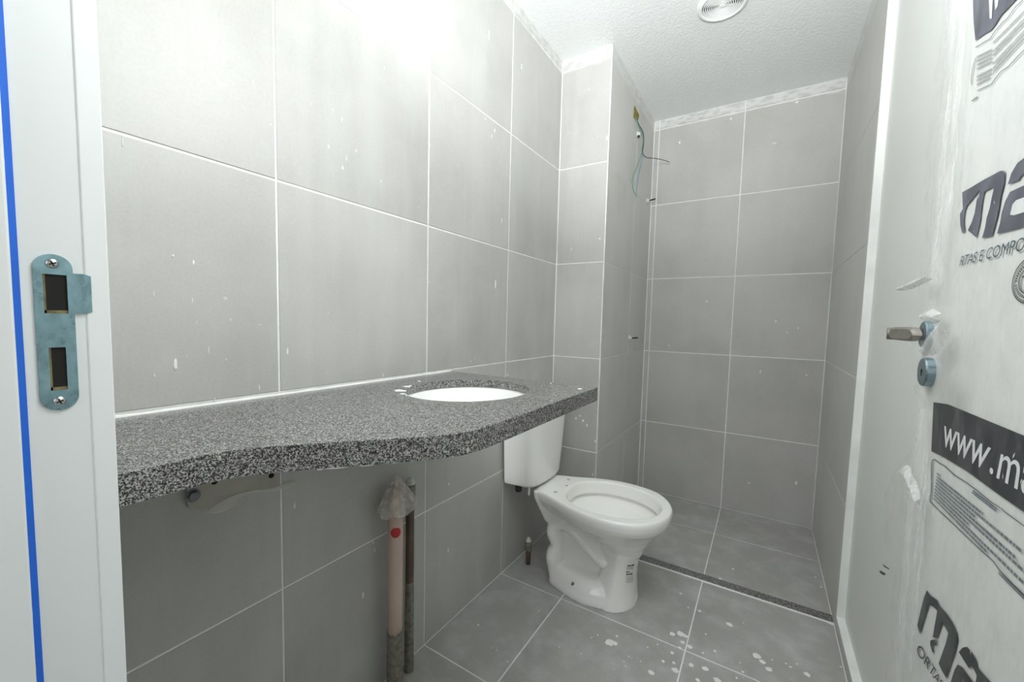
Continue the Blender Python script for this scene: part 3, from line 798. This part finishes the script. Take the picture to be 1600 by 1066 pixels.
lathe(bm, (.009, bp.y, bp.z), (1, 0, 0), [(.0098, 0), (.0098, .006), (.0085, .0075)], 6); lathe(bm, (.009, bp.y, bp.z), (1, 0, 0), [(.0125, -.0002), (.0125, .0015)], 20)
obj('bolt', bm, M['bolt'], bk)
for q in ((465, 190), (1215, 110)):
    bm = bmesh.new(); c = hit(*fr7(*q), 'x', .0095); lathe(bm, (.0088, c.y, c.z), (1, 0, 0), [(.006, 0), (.006, .0008)], 16); obj('slot_hole', bm, M['hole'], bk)

# ------------------------------------------------------------------ pipes under the counter
pc = hit(617.5, 900, 'x', .05); pt = hit(617, 795, 'x', .05)
dp_ = empty('drain_pipe', (.05, pc.y, 0), 'pinkish plastic drain pipe with red sticker standing against left wall', 'pipe')
ztop = .605; zc_ = hit(617, 995, 'x', .07).z
bm = bmesh.new(); lathe(bm, (.05, pc.y, 0), (0, 0, 1), [(.021, 0), (.021, ztop), (.0185, ztop), (.0185, ztop - .05)], 64, True, True); obj('tube', bm, M['pink'], dp_, True)
bm = bmesh.new(); n = 40; rs = []
for hgt in (0, .3, .7, 1):
    rs.append([(.05 + .0225 * math.cos(2 * PI * k / n), pc.y + .0225 * math.sin(2 * PI * k / n), hgt * (zc_ + (.010 * noise.noise(Vector((math.cos(2 * PI * k / n) * 2.4, math.sin(2 * PI * k / n) * 2.4, 3))) if hgt == 1 else 0))) for k in range(n)])
rings(bm, rs, False, False); tag(obj('cement_coat', bm, M['cement'], dp_, True), 'grey cement coat on the pipe foot')
# round sticker bent round the tube
bm = bmesh.new(); st = hit(617.5, 833, 'x', .065); ang0 = math.atan2(CAM.y - pc.y, CAM.x - .05) + .06
rs = [[(.05 + .0215 * math.cos(ang0 + q * math.cos(2 * PI * k / 28) / .0215), pc.y + .0215 * math.sin(ang0 + q * math.cos(2 * PI * k / 28) / .0215), st.z + q * math.sin(2 * PI * k / 28)) for k in range(28)] for q in (.0145, .011, .0075, .004, .001)]
rings(bm, rs, False, True)
tag(obj('sticker', bm, M['red'], dp_), 'round red sticker')
wc = hit(640, 900, 'x', .03)
wp = empty('water_pipe', (.03, wc.y, 0), 'thin brown water pipe rising beside the pink drain pipe', 'pipe')
wt = hit(634, 758, 'x', .03).z
wty = hit(636, 760, 'x', .03).y
bm = bmesh.new(); lathe(bm, (.03, wc.y, 0), (0, 0, 1), [(.0125, 0), (.0125, wt - .05)], 24); obj('tube', bm, M['brown'], wp, True)
bm = bmesh.new(); lathe(bm, (.03, wc.y, wt - .055), (0, 0, 1), [(.0150, 0), (.0155, .003), (.0155, .048), (.014, .052)], 24); tag(obj('socket', bm, M['cement'], wp, True), 'dusty dark pipe socket')
bm = bmesh.new(); lathe(bm, (.03, wc.y, wt - .004), (0, 0, 1), [(.014, 0), (.014, .006), (.010, .008), (.0095, .016), (.007, .019)], 20); tag(obj('plug', bm, M['cap_white'], wp, True), 'whitish pipe plug')
bm = bmesh.new(); lathe(bm, (.03, wc.y, 0), (0, 0, 1), [(.0140, 0), (.0138, zc_ * .9), (.0127, zc_ * 1.5)], 20, False, False); obj('cement_coat', bm, M['cement'], wp, True)
# thin plastic bag pulled over the drain pipe
bag_c = Vector((.052, pc.y, .0))
bg = empty('plastic_bag', (.052, pc.y, .50), 'thin whitish plastic bag pulled over the top of the pink pipe', 'bag')
bm = bmesh.new(); n = 40; rs = []
zt_, zb2 = hit(617, 744, 'x', .05).z, hit(604, 815, 'x', .06).z
for k, (t, r) in enumerate(((0, .003), (.04, .006), (.12, .012), (.25, .026), (.4, .036), (.55, .046), (.7, .053), (.82, .056), (.9, .054), (.97, .044), (1.0, .030), (.985, .023))):
    z = zt_ + (zb2 - zt_) * t; ring_ = []
    for i in range(n):
        a = 2 * PI * i / n
        f = 1 + .28 * noise.noise(Vector((math.cos(a) * 2.2, math.sin(a) * 2.2, t * 1.5))) + .10 * noise.noise(Vector((math.cos(a) * 6, math.sin(a) * 6, t * 5)))
        x = .052 + r * f * math.cos(a) * (.85 if math.cos(a) > 0 else .72); y = pc.y + .004 + r * f * math.sin(a) * 1.0
        ring_.append((max(.006, x), y, z + .006 * noise.noise(Vector((a, t * 3, 7)))))
    rs.append(ring_)
rings(bm, rs, True, False); obj('film', bm, M['bag'], bg, True)

# ------------------------------------------------------------------ toilet
Y0 = 1.185
tl = empty('toilet', (.36, Y0, 0), 'white porcelain toilet without seat beside the shower threshold', 'toilet')
def ringxy(ctrl, z, sc=1.0, shift=0):
    """half outline (x, half width) from back centre to front centre -> closed loop"""
    up = [Vector((x, hw * sc, 0)) for x, hw in ctrl]
    loop = up + [Vector((v.x, -v.y, 0)) for v in up[-2:0:-1]]
    return [(v.x + shift, Y0 + v.y, z) for v in spline(loop, 4, True)]
def egg(xr, xf, hw, z, back=.6, fx=.55):
    """12-point egg: back bluntness 0..1, widest at fx"""
    c = []
    L = xf - xr
    for k in range(12):
        t = PI * k / 11
        x = xr + L * (1 - math.cos(t)) / 2
        u = (x - xr) / L
        if u < fx:
            w_ = math.sqrt(max(0, 1 - ((fx - u) / fx) ** 2)); w_ = w_ * (1 - back) + back * min(1, (u / fx * 6) ** .5) * (.62 + .38 * u / fx) if u > 0 else 0
        else: w_ = math.sqrt(max(0, 1 - ((u - fx) / (1 - fx)) ** 2))
        c.append((x, hw * w_))
    return ringxy(c, z)
RIM = [(.122, 0), (.122, .085), (.150, .108), (.205, .128), (.275, .162), (.350, .188), (.430, .1975), (.505, .187), (.560, .163), (.605, .115), (.632, .055), (.639, 0)]
def rimz(z, s=1.0, cx=.43): return ringxy([(cx + (x - cx) * s, h * s) for x, h in RIM], z)
INN = [(.243, 0), (.246, .045), (.262, .085), (.295, .120), (.345, .146), (.405, .155), (.465, .150), (.515, .132), (.555, .104), (.583, .068), (.597, .030), (.599, 0)]
def innz(z, s=1.0, cx=.41): return ringxy([(cx + (x - cx) * s, h * s) for x, h in INN], z)
bm = bmesh.new()
outer = [egg(.40, .540, .070, .19), egg(.375, .552, .090, .225), egg(.305, .575, .116, .262), egg(.235, .598, .150, .292, .5), egg(.17, .614, .175, .31, .55), rimz(.332, .955), rimz(.350, .99), rimz(.368, 1.0), rimz(.379, .992), rimz(.3845, .972)]
inner = [innz(.3845, 1.03), innz(.381, 1.0), innz(.365, .985), innz(.336, .962), innz(.331, .972), innz(.3295, 1.065), innz(.317, 1.05), innz(.298, .82, .425), innz(.277, .60, .435), innz(.262, .42, .44), innz(.252, .26, .44), innz(.249, .12, .44)]
rings(bm, outer + inner)
def add_loft(rs): rings(bm, rs)
# neck under the cistern deck
def rrect(x0, x1, hw, z): return ringxy([(x0, 0), (x0, hw * .6), (x0, hw * .85), (x0 + .008, hw), (x0 + .03, hw), (x0 * .6 + x1 * .4, hw), (x0 * .4 + x1 * .6, hw), (x1 - .03, hw), (x1 - .008, hw), (x1, hw * .85), (x1, hw * .6), (x1, 0)], z)
add_loft([rrect(.172, .30, .05, .22), rrect(.158, .27, .075, .25), rrect(.140, .25, .092, .30), rrect(.122, .23, .104, .345), rrect(.116, .22, .106, .378)])
# front column
add_loft([egg(.345, .5335, .122, 0, .75, .5), egg(.355, .529, .117, .02, .75, .5), egg(.375, .5255, .104, .055, .75, .5), egg(.392, .5235, .095, .10, .75, .5), egg(.396, .5255, .090, .14, .75, .5), egg(.394, .532, .088, .18, .75, .5), egg(.388, .540, .090, .205, .75, .5)])
# base plate, shoulder
add_loft([egg(.166, .533, .133, 0, .55, .48), egg(.168, .532, .132, .018, .55, .48), egg(.180, .525, .122, .045, .55, .48), egg(.186, .51, .108, .066, .55, .48), egg(.192, .49, .085, .078, .55, .48)])
# web between the legs of the trap
add_loft([rrect(.20, .42, .034, .03), rrect(.20, .42, .030, .16), rrect(.21, .36, .034, .235)])
# trapway, one S of tube, wider than deep
path = spline([(.425, 0, .145), (.385, 0, .168), (.335, 0, .207), (.290, 0, .240), (.244, 0, .252), (.209, 0, .238), (.197, 0, .205), (.206, 0, .165), (.207, 0, .146), (.199, 0, .105), (.202, 0, .055), (.21, 0, .02)], 5)
rad = [v.x for v in spline([(q, 0, 0) for q in (.036, .037, .038, .038, .037, .038, .039, .034, .034, .040, .036, .036)], 5)]
k0 = len(bm.verts); tube(bm, path, rad, 20); bm.verts.ensure_lookup_table()
for v in bm.verts[k0:]: v.co.y = Y0 + v.co.y * 2.45
bmesh.ops.recalc_face_normals(bm, faces=bm.faces)
me = bpy.data.meshes.new('bowl'); bm.to_mesh(me); bm.free()
tmp = bpy.data.objects.new('bowl_tmp', me); COL.objects.link(tmp)
r_ = tmp.modifiers.new('remesh', 'REMESH'); r_.mode = 'VOXEL'; r_.voxel_size = .0034
s_ = tmp.modifiers.new('smooth', 'SMOOTH'); s_.factor = .5; s_.iterations = 7
bpy.context.view_layer.update()
me2 = bpy.data.meshes.new_from_object(tmp.evaluated_get(bpy.context.evaluated_depsgraph_get()))
bpy.data.objects.remove(tmp)
me2.name = 'bowl'; me2.materials.clear(); me2.transform(Matrix.Translation(-wloc(tl)))
link('bowl', me2, M['porcelain'], tl, True)
for px, py, rr in ((868, 769, .0085), (888.5, 749.5, .0085), (885.5, 759, .004)):
    c = hit(px, py, 'z', .3845); bm = bmesh.new(); lathe(bm, (c.x, c.y, .3835), (0, 0, 1), [(rr, 0), (rr, .0013)], 16); tag(obj('seat_hole', bm, M['beige'] if rr > .005 else M['dark'], tl), 'seat fixing hole')
# floor screw
c = hit(893, 915.5, 'y', Y0 - .125); bm = bmesh.new(); lathe(bm, (c.x, Y0 - .108, c.z), (0, -1, .25), [(.006, 0), (.006, .006), (.004, .007), (.004, .014)], 8); obj('floor_bolt', bm, M['bolt'], tl)
# maker's sticker bent round the front of the column: fine print only
from mathutils.bvhtree import BVHTree
tree = BVHTree.FromPolygons([v.co + wloc(tl) for v in me2.vertices], [list(p.vertices) for p in me2.polygons])
def onto_column(px, py):
    """where the view ray meets the glazed foot"""
    d = ray(px, py).normalized(); q, nrm, _, _ = tree.ray_cast(CAM, d)
    return q + nrm * .0006 if q is not None else None
def lab(name, pts, mat):
    bm = bmesh.new(); ok = False
    for poly in pts:
        q = [onto_column(*p) for p in poly]
        if all(q): bm.faces.new([bm.verts.new(v) for v in q]); ok = True
    if ok: return tag(obj(name, bm, M[mat], tl), 'fine print of a sticker', None, None, 'stuff')
    bm.free()
def fr8(x, y): return (960 + x * 60 / 1279, 870 + y * 50 / 1066)
lab('sticker_print', [[fr8(430, 285), fr8(560, 275), fr8(555, 318), fr8(430, 322)], [fr8(575, 262), fr8(660, 252), fr8(655, 305), fr8(570, 315)]], 'label_ink')
rnd = random.Random(4); dash = []
for row in range(3):
    for k in range(5):
        x0 = 405 + k * 44; y0 = 345 + row * 34 - k * 4
        dash.append([fr8(x0, y0), fr8(x0 + rnd.randint(22, 38), y0 - 2), fr8(x0 + 34, y0 + 16), fr8(x0, y0 + 18)])
for row in range(7):
    for k in range(5):
        x0 = 390 + k * 48; y0 = 640 + row * 36 - k * k * 2.0
        dash.append([fr8(x0, y0), fr8(x0 + rnd.randint(18, 38), y0 - 2), fr8(x0 + 34, y0 + 13), fr8(x0, y0 + 15)])
lab('sticker_print', dash, 'bolt')
lab('sticker_print', [[fr8(385, 490), fr8(510, 490), fr8(510, 525), fr8(385, 528)], [fr8(390, 560), fr8(500, 572), fr8(500, 612), fr8(385, 608)], [fr8(505, 560), fr8(595, 535), fr8(595, 595), fr8(505, 600)]], 'label_ink')

# cistern: D-shaped in plan, slightly tapering downwards
def dring(z, yl_, yr_, xf, r=.05, x0=.012):
    """plan outline: straight back, bowed front"""
    pts = []; yc_ = (yl_ + yr_) / 2; hw = (yr_ - yl_) / 2
    for k in range(33):
        a = -1 + 2 * k / 32
        x = x0 + (xf - x0) * (1 - .12 * a * a) * (1 - abs(a) ** 9) ** (1 / 3.2)
        pts.append((max(x0, x), yc_ + hw * a, z))
    pts.append((x0, yr_, z)); pts.insert(0, (x0, yl_, z))
    return pts
bm = bmesh.new()
rings(bm, [dring(.397, 1.040, 1.326, .135), dring(.391, 1.034, 1.332, .146) if False else dring(.400, 1.034, 1.332, .146), dring(.412, 1.030, 1.336, .150), dring(.50, 1.025, 1.341, .156), dring(.60, 1.020, 1.346, .163), dring(.70, 1.016, 1.350, .168), dring(.73, 1.015, 1.351, .169)])
bmesh.ops.recalc_face_normals(bm, faces=bm.faces); obj('cistern', bm, M['porcelain'], tl, True)
bm = bmesh.new()
rings(bm, [dring(.731, 1.012, 1.354, .173), dring(.736, 1.010, 1.356, .176), dring(.752, 1.010, 1.356, .176), dring(.759, 1.018, 1.348, .166), dring(.761, 1.03, 1.336, .15)])
bmesh.ops.recalc_face_normals(bm, faces=bm.faces); obj('cistern_lid', bm, M['porcelain'], tl, True)
bm = bmesh.new(); lathe(bm, (.09, Y0, .76), (0, 0, 1), [(.022, 0), (.022, .005), (.019, .007)], 24); obj('flush_button', bm, M['screw'], tl, True)
c = hit(805, 768, 'z', .38)
bm = bmesh.new(); lathe(bm, (.055, 1.075, .36), (0, 0, 1), [(.012, 0), (.014, .004), (.014, .034), (.012, .04)], 12); tag(obj('inlet_nut', bm, M['dark'], tl, True), 'dark inlet nut under the cistern')
bm = bmesh.new(); lathe(bm, (.112, 1.062, .362), (0, 0, 1), [(.0038, 0), (.0045, .002), (.0045, .04)], 10); tag(obj('cistern_bolt', bm, M['cap_white'], tl, True), 'white fixing bolt under the cistern')
bm = bmesh.new(); lathe(bm, (.112, 1.308, .362), (0, 0, 1), [(.0038, 0), (.0045, .002), (.0045, .04)], 10); obj('cistern_bolt', bm, M['cap_white'], tl, True)

# water supply stub by the toilet
c = hit(825, 881, 'z', 0); zt3 = hit(827, 838, 'y', c.y).z
ws = empty('supply_stub', (c.x, c.y, 0), 'short dark capped pipe stub on the floor behind the toilet', 'pipe')
bm = bmesh.new(); lathe(bm, (c.x, c.y, 0), (0, 0, 1), [(.0105, 0), (.0105, zt3 * .55)], 18); obj('tube', bm, M['brown'], ws, True)
bm = bmesh.new(); lathe(bm, (c.x, c.y, zt3 * .48), (0, 0, 1), [(.0115, 0), (.0145, .004), (.0145, zt3 * .16), (.0135, zt3 * .17), (.0145, zt3 * .19), (.0145, zt3 * .34)], 18); obj('socket', bm, M['cement'], ws, True)
bm = bmesh.new(); lathe(bm, (c.x, c.y, zt3 * .81), (0, 0, 1), [(.013, 0), (.013, .005), (.009, .007), (.008, .016), (.003, .019)], 16); tag(obj('plug', bm, M['cap_white'], ws, True), 'whitish pipe plug')

# ------------------------------------------------------------------ shower: threshold, outlets, wires
yt0, yt1 = 1.480, 1.5255
th = empty('shower_threshold', (.7, 1.5, 0), 'narrow dark granite strip across the floor before the shower', 'threshold')
bm = bmesh.new(); box(bm, (XP + .001, yt0, -.001), (XR - .001, yt1, .004), .0012); obj('strip', bm, M['granite'], th)
bm = bmesh.new(); rs = []
for k in range(60):
    x = XP + .002 + (XR - XP - .004) * k / 59; s = .0045 + .002 * noise.noise(Vector((x * 30, 0, 0))) + (.012 * max(0, (x - 1.12) / .04) if x > 1.12 else 0)
    rs.append([(x, yt0 - s, -.0008), (x, yt0 + .0008, -.0008), (x, yt0 + .0008, .0022), (x, yt0 - s, .0010)])
rings(bm, rs); bmesh.ops.recalc_face_normals(bm, faces=bm.faces); obj('grout_bead', bm, M['sealant'], th)

for px, py, lab_, scr in ((996, 210, 'white capped water outlet high on shaft side just below the electrical box', False),
                          (1010.5, 314, 'white plug with long screw on shaft side near the back corner', True),
                          (982.5, 528.5, 'small plug with dark screw low on shaft side above counter height', True)):
    c = hit(px, py, 'x', XP)
    e = empty('water_outlet', (XP, c.y, c.z), lab_, 'pipe plug')
    bm = bmesh.new(); lathe(bm, (XP, c.y, c.z), (1, 0, 0), [(.017, 0), (.017, .004), (.011, .006), (.010, .015), (.006, .018)], 14); obj('plug', bm, M['cap_white'], e, True)
    bm = bmesh.new()
    if scr:
        lathe(bm, (XP + .016, c.y, c.z), (1, -.1, .12), [(.0042, 0), (.0042, .030), (.003, .036)], 10); obj('screw', bm, M['dark'], e, True)
    else:
        lathe(bm, (XP + .004, c.y - .004, c.z - .012), (1, 0, -.5), [(.007, 0), (.006, .010)], 10); obj('thread', bm, M['dark'], e, True)

bx_ = [hit(*p, 'x', XP + .002) for p in ((991.5, 166), (994, 172), (997.5, 178), (998, 182), (995.5, 190), (992.5, 186), (990, 182), (990.5, 173))]
cb = empty('electrical_box', bx_[0], 'small yellow electrical box opening under the ceiling on shaft side', 'electrical box')
bm = bmesh.new(); prism(bm, bx_, (-.0016, 0, 0)); obj('opening', bm, M['yellow'], cb)
bm = bmesh.new(); loop = bx_ + [bx_[0]]; tube(bm, loop, .0022, 6); obj('rim', bm, M['yellow'], cb)
def wire(px_pts, xo, mat, lab_):
    pts = [hit(px, py, 'x', XP + o_) for (px, py), o_ in zip(px_pts, xo)]
    bm = bmesh.new(); tube(bm, spline(pts, 6), .0019, 7)
    o = obj('wire', bm, M[mat], None, True, loc=pts[0]); tag(o, lab_, 'wire', None)
wire([(994, 184), (999, 196), (1004.5, 206), (1006, 220), (1004.5, 232), (1004.5, 240), (1010, 246), (1022, 247.5), (1034, 249.5), (1046, 253.5)], [.002, .012, .02, .022, .022, .03, .05, .075, .095, .115], 'black_wire', 'black wire from the box bending out towards the back wall')
wire([(993.5, 183), (997, 195), (1003, 206), (1006, 218), (1004, 238), (1001.5, 256), (998, 272), (995, 290), (994, 309)], [.002, .010, .016, .018, .016, .014, .012, .012, .012], 'blue_wire', 'pale blue wire hanging straightest and lowest from the box')
wire([(993, 183), (996, 194), (1001.5, 207), (1004.5, 220), (1002, 240), (997, 256), (989.5, 274), (988, 288), (990.5, 300), (994, 304)], [.004, .012, .02, .024, .022, .018, .014, .012, .012, .014], 'green_wire', 'green wire hanging from the box in a leftward bow')

# ------------------------------------------------------------------ ceiling vent
v1, v2, v3 = [hit(*p, 'z', ZC).xy for p in ((1094.5, 17), (1122, 31.5), (1163, 0))]
ax, ay, bx2, by2 = v2.x - v1.x, v2.y - v1.y, v3.x - v1.x, v3.y - v1.y
dd = 2 * (ax * by2 - ay * bx2)
ux, uy = (by2 * (ax * ax + ay * ay) - ay * (bx2 ** 2 + by2 ** 2)) / dd, (ax * (bx2 ** 2 + by2 ** 2) - bx2 * (ax * ax + ay * ay)) / dd
VC = Vector((v1.x + ux, v1.y + uy, ZC)); VR = min(.095, math.hypot(ux, uy))
VC = hit(1129, 5, 'z', ZC); VR = sum((hit(*p, 'z', ZC) - VC).length for p in ((1094.5, 17), (1122, 31.5), (1150, 22))) / 3
vt = empty('ceiling_vent', VC, 'round white ceiling vent with concentric ribs above the toilet', 'ceiling vent')
bm = bmesh.new(); lathe(bm, VC, (0, 0, -1), [(VR, 0), (VR, .004), (VR * .97, .010), (VR * .86, .013), (VR * .80, .011), (VR * .79, .002)], 56, False, False); obj('rim', bm, M['vent'], vt, True)
bm = bmesh.new(); lathe(bm, VC, (0, 0, -1), [(VR * .80, .0005), (VR * .80, .0010)], 48); obj('duct_mouth', bm, M['dark'], vt)
for k in range(8):
    r0 = VR * (.75 - .080 * k); bm = bmesh.new()
    lathe(bm, VC, (0, 0, -1), [(r0, .003), (r0 + .0012, .0105), (r0 - .0020, .0115), (r0 - .0024, .003)], 48, False, False); obj('rib', bm, M['vent'], vt, True)
bm = bmesh.new(); lathe(bm, VC, (0, 0, -1), [(VR * .13, .003), (VR * .13, .011), (VR * .09, .012)], 24); obj('hub', bm, M['vent'], vt, True)
for k in range(3):
    a = k * 2 * PI / 3 + .5; d = Vector((math.cos(a), math.sin(a), 0)); e = Vector((-math.sin(a), math.cos(a), 0)) * .003
    bm = bmesh.new(); prism(bm, [VC + d * VR * .1 - e + Vector((0, 0, -.004)), VC + d * VR * .8 - e + Vector((0, 0, -.004)), VC + d * VR * .8 + e + Vector((0, 0, -.004)), VC + d * VR * .1 + e + Vector((0, 0, -.004))], (0, 0, -.004)); obj('spoke', bm, M['vent'], vt)

# ------------------------------------------------------------------ paint splashes and plaster dribbles (geometry, hair-thin)
def fr9(x, y): return (640 + x / 2.2857, 850 + y / 2.2857)
drops = [(245, 290, 5), (462, 240, 4), (650, 335, 4), (672, 326, 4), (740, 330, 7), (715, 352, 22), (735, 356, 12), (850, 370, 4), (886, 360, 4), (968, 178, 6), (1036, 240, 8), (1142, 288, 14), (1058, 323, 4),
         (970, 322, 20), (938, 322, 13), (985, 330, 12), (975, 352, 10), (1000, 368, 12), (938, 390, 8), (965, 372, 8), (1048, 390, 5), (1090, 383, 6), (905, 420, 8), (943, 425, 7), (975, 425, 5), (862, 460, 14), (950, 452, 16),
         (1006, 433, 11), (1055, 446, 14), (1030, 487, 10), (1098, 488, 16), (1240, 400, 17), (1260, 422, 12), (1284, 448, 13), (1420, 467, 12), (1295, 415, 4), (1344, 428, 4), (1384, 430, 4), (1360, 440, 5), (1190, 458, 5), (1168, 480, 5), (1180, 425, 4),
         (765, 420, 3), (783, 403, 4), (770, 437, 3), (825, 420, 3), (535, 370, 3), (310, 380, 3), (293, 372, 3), (350, 420, 4), (1540, 440, 4), (995, 228, 5), (1192, 283, 3), (1155, 90, 6), (1110, 125, 8), (1470, 155, 5), (1450, 120, 4)]
bm = bmesh.new()
for k, (x, y, s) in enumerate(drops):
    px, py = fr9(x, y); p = hit(px, py, 'z', 0); d = (p - CAM).length
    r = max(.0016, s / 2.2857 * d / FPX * .56)
    blob(bm, (p.x, p.y, .0005), (0, 0, 1), r, .0007, seed=k, rag=.5, n=16)
rnd = random.Random(8)
for k in range(50):
    x, y = rnd.gauss(.8, .2), rnd.gauss(.85, .2)
    if .03 < x < 1.14: blob(bm, (x, y, .0005), (0, 0, 1), rnd.uniform(.0006, .0014), .0005, seed=k + 200, n=8)
bmesh.ops.recalc_face_normals(bm, faces=bm.faces)
tag(obj('paint_splashes', bm, M['drip_and_glint'], floor, True), 'splashes of dried white paint on the floor tiles', None, None, 'stuff')
wd = [(274, 570, 6, 22), (302, 410, 3, 9), (270, 400, 3, 5), (241, 587, 2, 9), (326, 548, 1.5, 16), (353, 562, 2, 4), (405, 606, 2, 10), (335, 625, 2, 8), (449, 549, 3, 12), (598, 587, 2, 8), (513, 230, 2.5, 9), (535, 263, 3, 9), (534, 187, 2, 8), (541, 248, 1.5, 10),
      (556, 236, 3, 4), (595, 284, 2, 6), (486, 163, 2, 5), (520, 172, 2, 5), (323, 88, 2, 8), (395, 130, 2.5, 8), (423, 195, 3, 4), (686, 42, 4, 12), (764, 55, 3, 16), (815, 104, 1.5, 9), (773, 204, 2, 6), (768, 213, 1.5, 6), (758, 186, 1.5, 5), (191, 222, 1.2, 22), (774, 444, 3, 18),
      (784, 345, 2, 9), (700, 860, 3, 8), (701, 757, 3, 5), (583, 848, 3, 6), (567, 930, 4, 12), (585, 860, 2, 9), (570, 610, 2, 5), (460, 790, 3, 14), (735, 565, 2, 4), (742, 560, 2, 3), (300, 470, 1.5, 12), (360, 500, 1.5, 6), (240, 460, 1.5, 8)]
bm = bmesh.new()
for k, (px, py, s, l) in enumerate(wd):
    p = hit(px, py, 'x', 0); d = (p - CAM).dot(FW)
    blob(bm, (.0006, p.y, p.z), (1, 0, 0), s * d / FPX * .42, .0008, (1, l / s), k + 60, .5)
bmesh.ops.recalc_face_normals(bm, faces=bm.faces)
tag(obj('paint_splashes', bm, M['drip_and_glint'], wall_left, True), 'short runs of white paint on the wall tiles', None, None, 'stuff')
wd = [(1045, 540, 2, 3), (1212, 502, 3, 3), (1230, 520, 2.5, 2.5), (1247, 513, 2.5, 2.5), (1188, 581, 1.5, 7), (1260, 586, 3, 3), (1104, 471, 4, 2.5), (1170, 755, 3, 3), (1244, 755, 4, 8), (1062, 223, 3, 7), (1116, 169, 2, 5), (1142, 186, 3, 5), (1245, 160, 6, 4), (1210, 224, 8, 2)]
bm = bmesh.new()
for k, (px, py, s, l) in enumerate(wd):
    p = hit(px, py, 'y', YB); d = (p - CAM).dot(FW)
    blob(bm, (p.x, YB - .0006, p.z), (0, -1, 0), s * d / FPX * .38, .0008, (1, l / s), k + 90, .5)
bmesh.ops.recalc_face_normals(bm, faces=bm.faces)
tag(obj('paint_splashes', bm, M['drip_and_glint'], wall_back, True), 'specks of white paint on the shower tiles', None, None, 'stuff')
wd = [(900, 654, 2.5, 4), (911, 658, 3.5, 6), (917, 665, 2.5, 5), (906, 650, 2, 3), (949, 216, 4, 9), (937, 373, 3, 4), (920, 140, 2.5, 4), (930, 690, 3, 6), (926, 742, 3, 5), (934, 640, 2, 5)]
bm = bmesh.new()
for k, (px, py, s, l) in enumerate(wd):
    p = hit(px, py, 'y', YP); d = (p - CAM).dot(FW)
    if p.x < XP: blob(bm, (p.x, YP - .0006, p.z), (0, -1, 0), s * d / FPX * .42, .0008, (1, l / s), k + 120, .5)
bmesh.ops.recalc_face_normals(bm, faces=bm.faces)
tag(obj('paint_splashes', bm, M['drip_and_glint'], wall_shaft, True), 'specks of white paint on the shaft tiles', None, None, 'stuff')
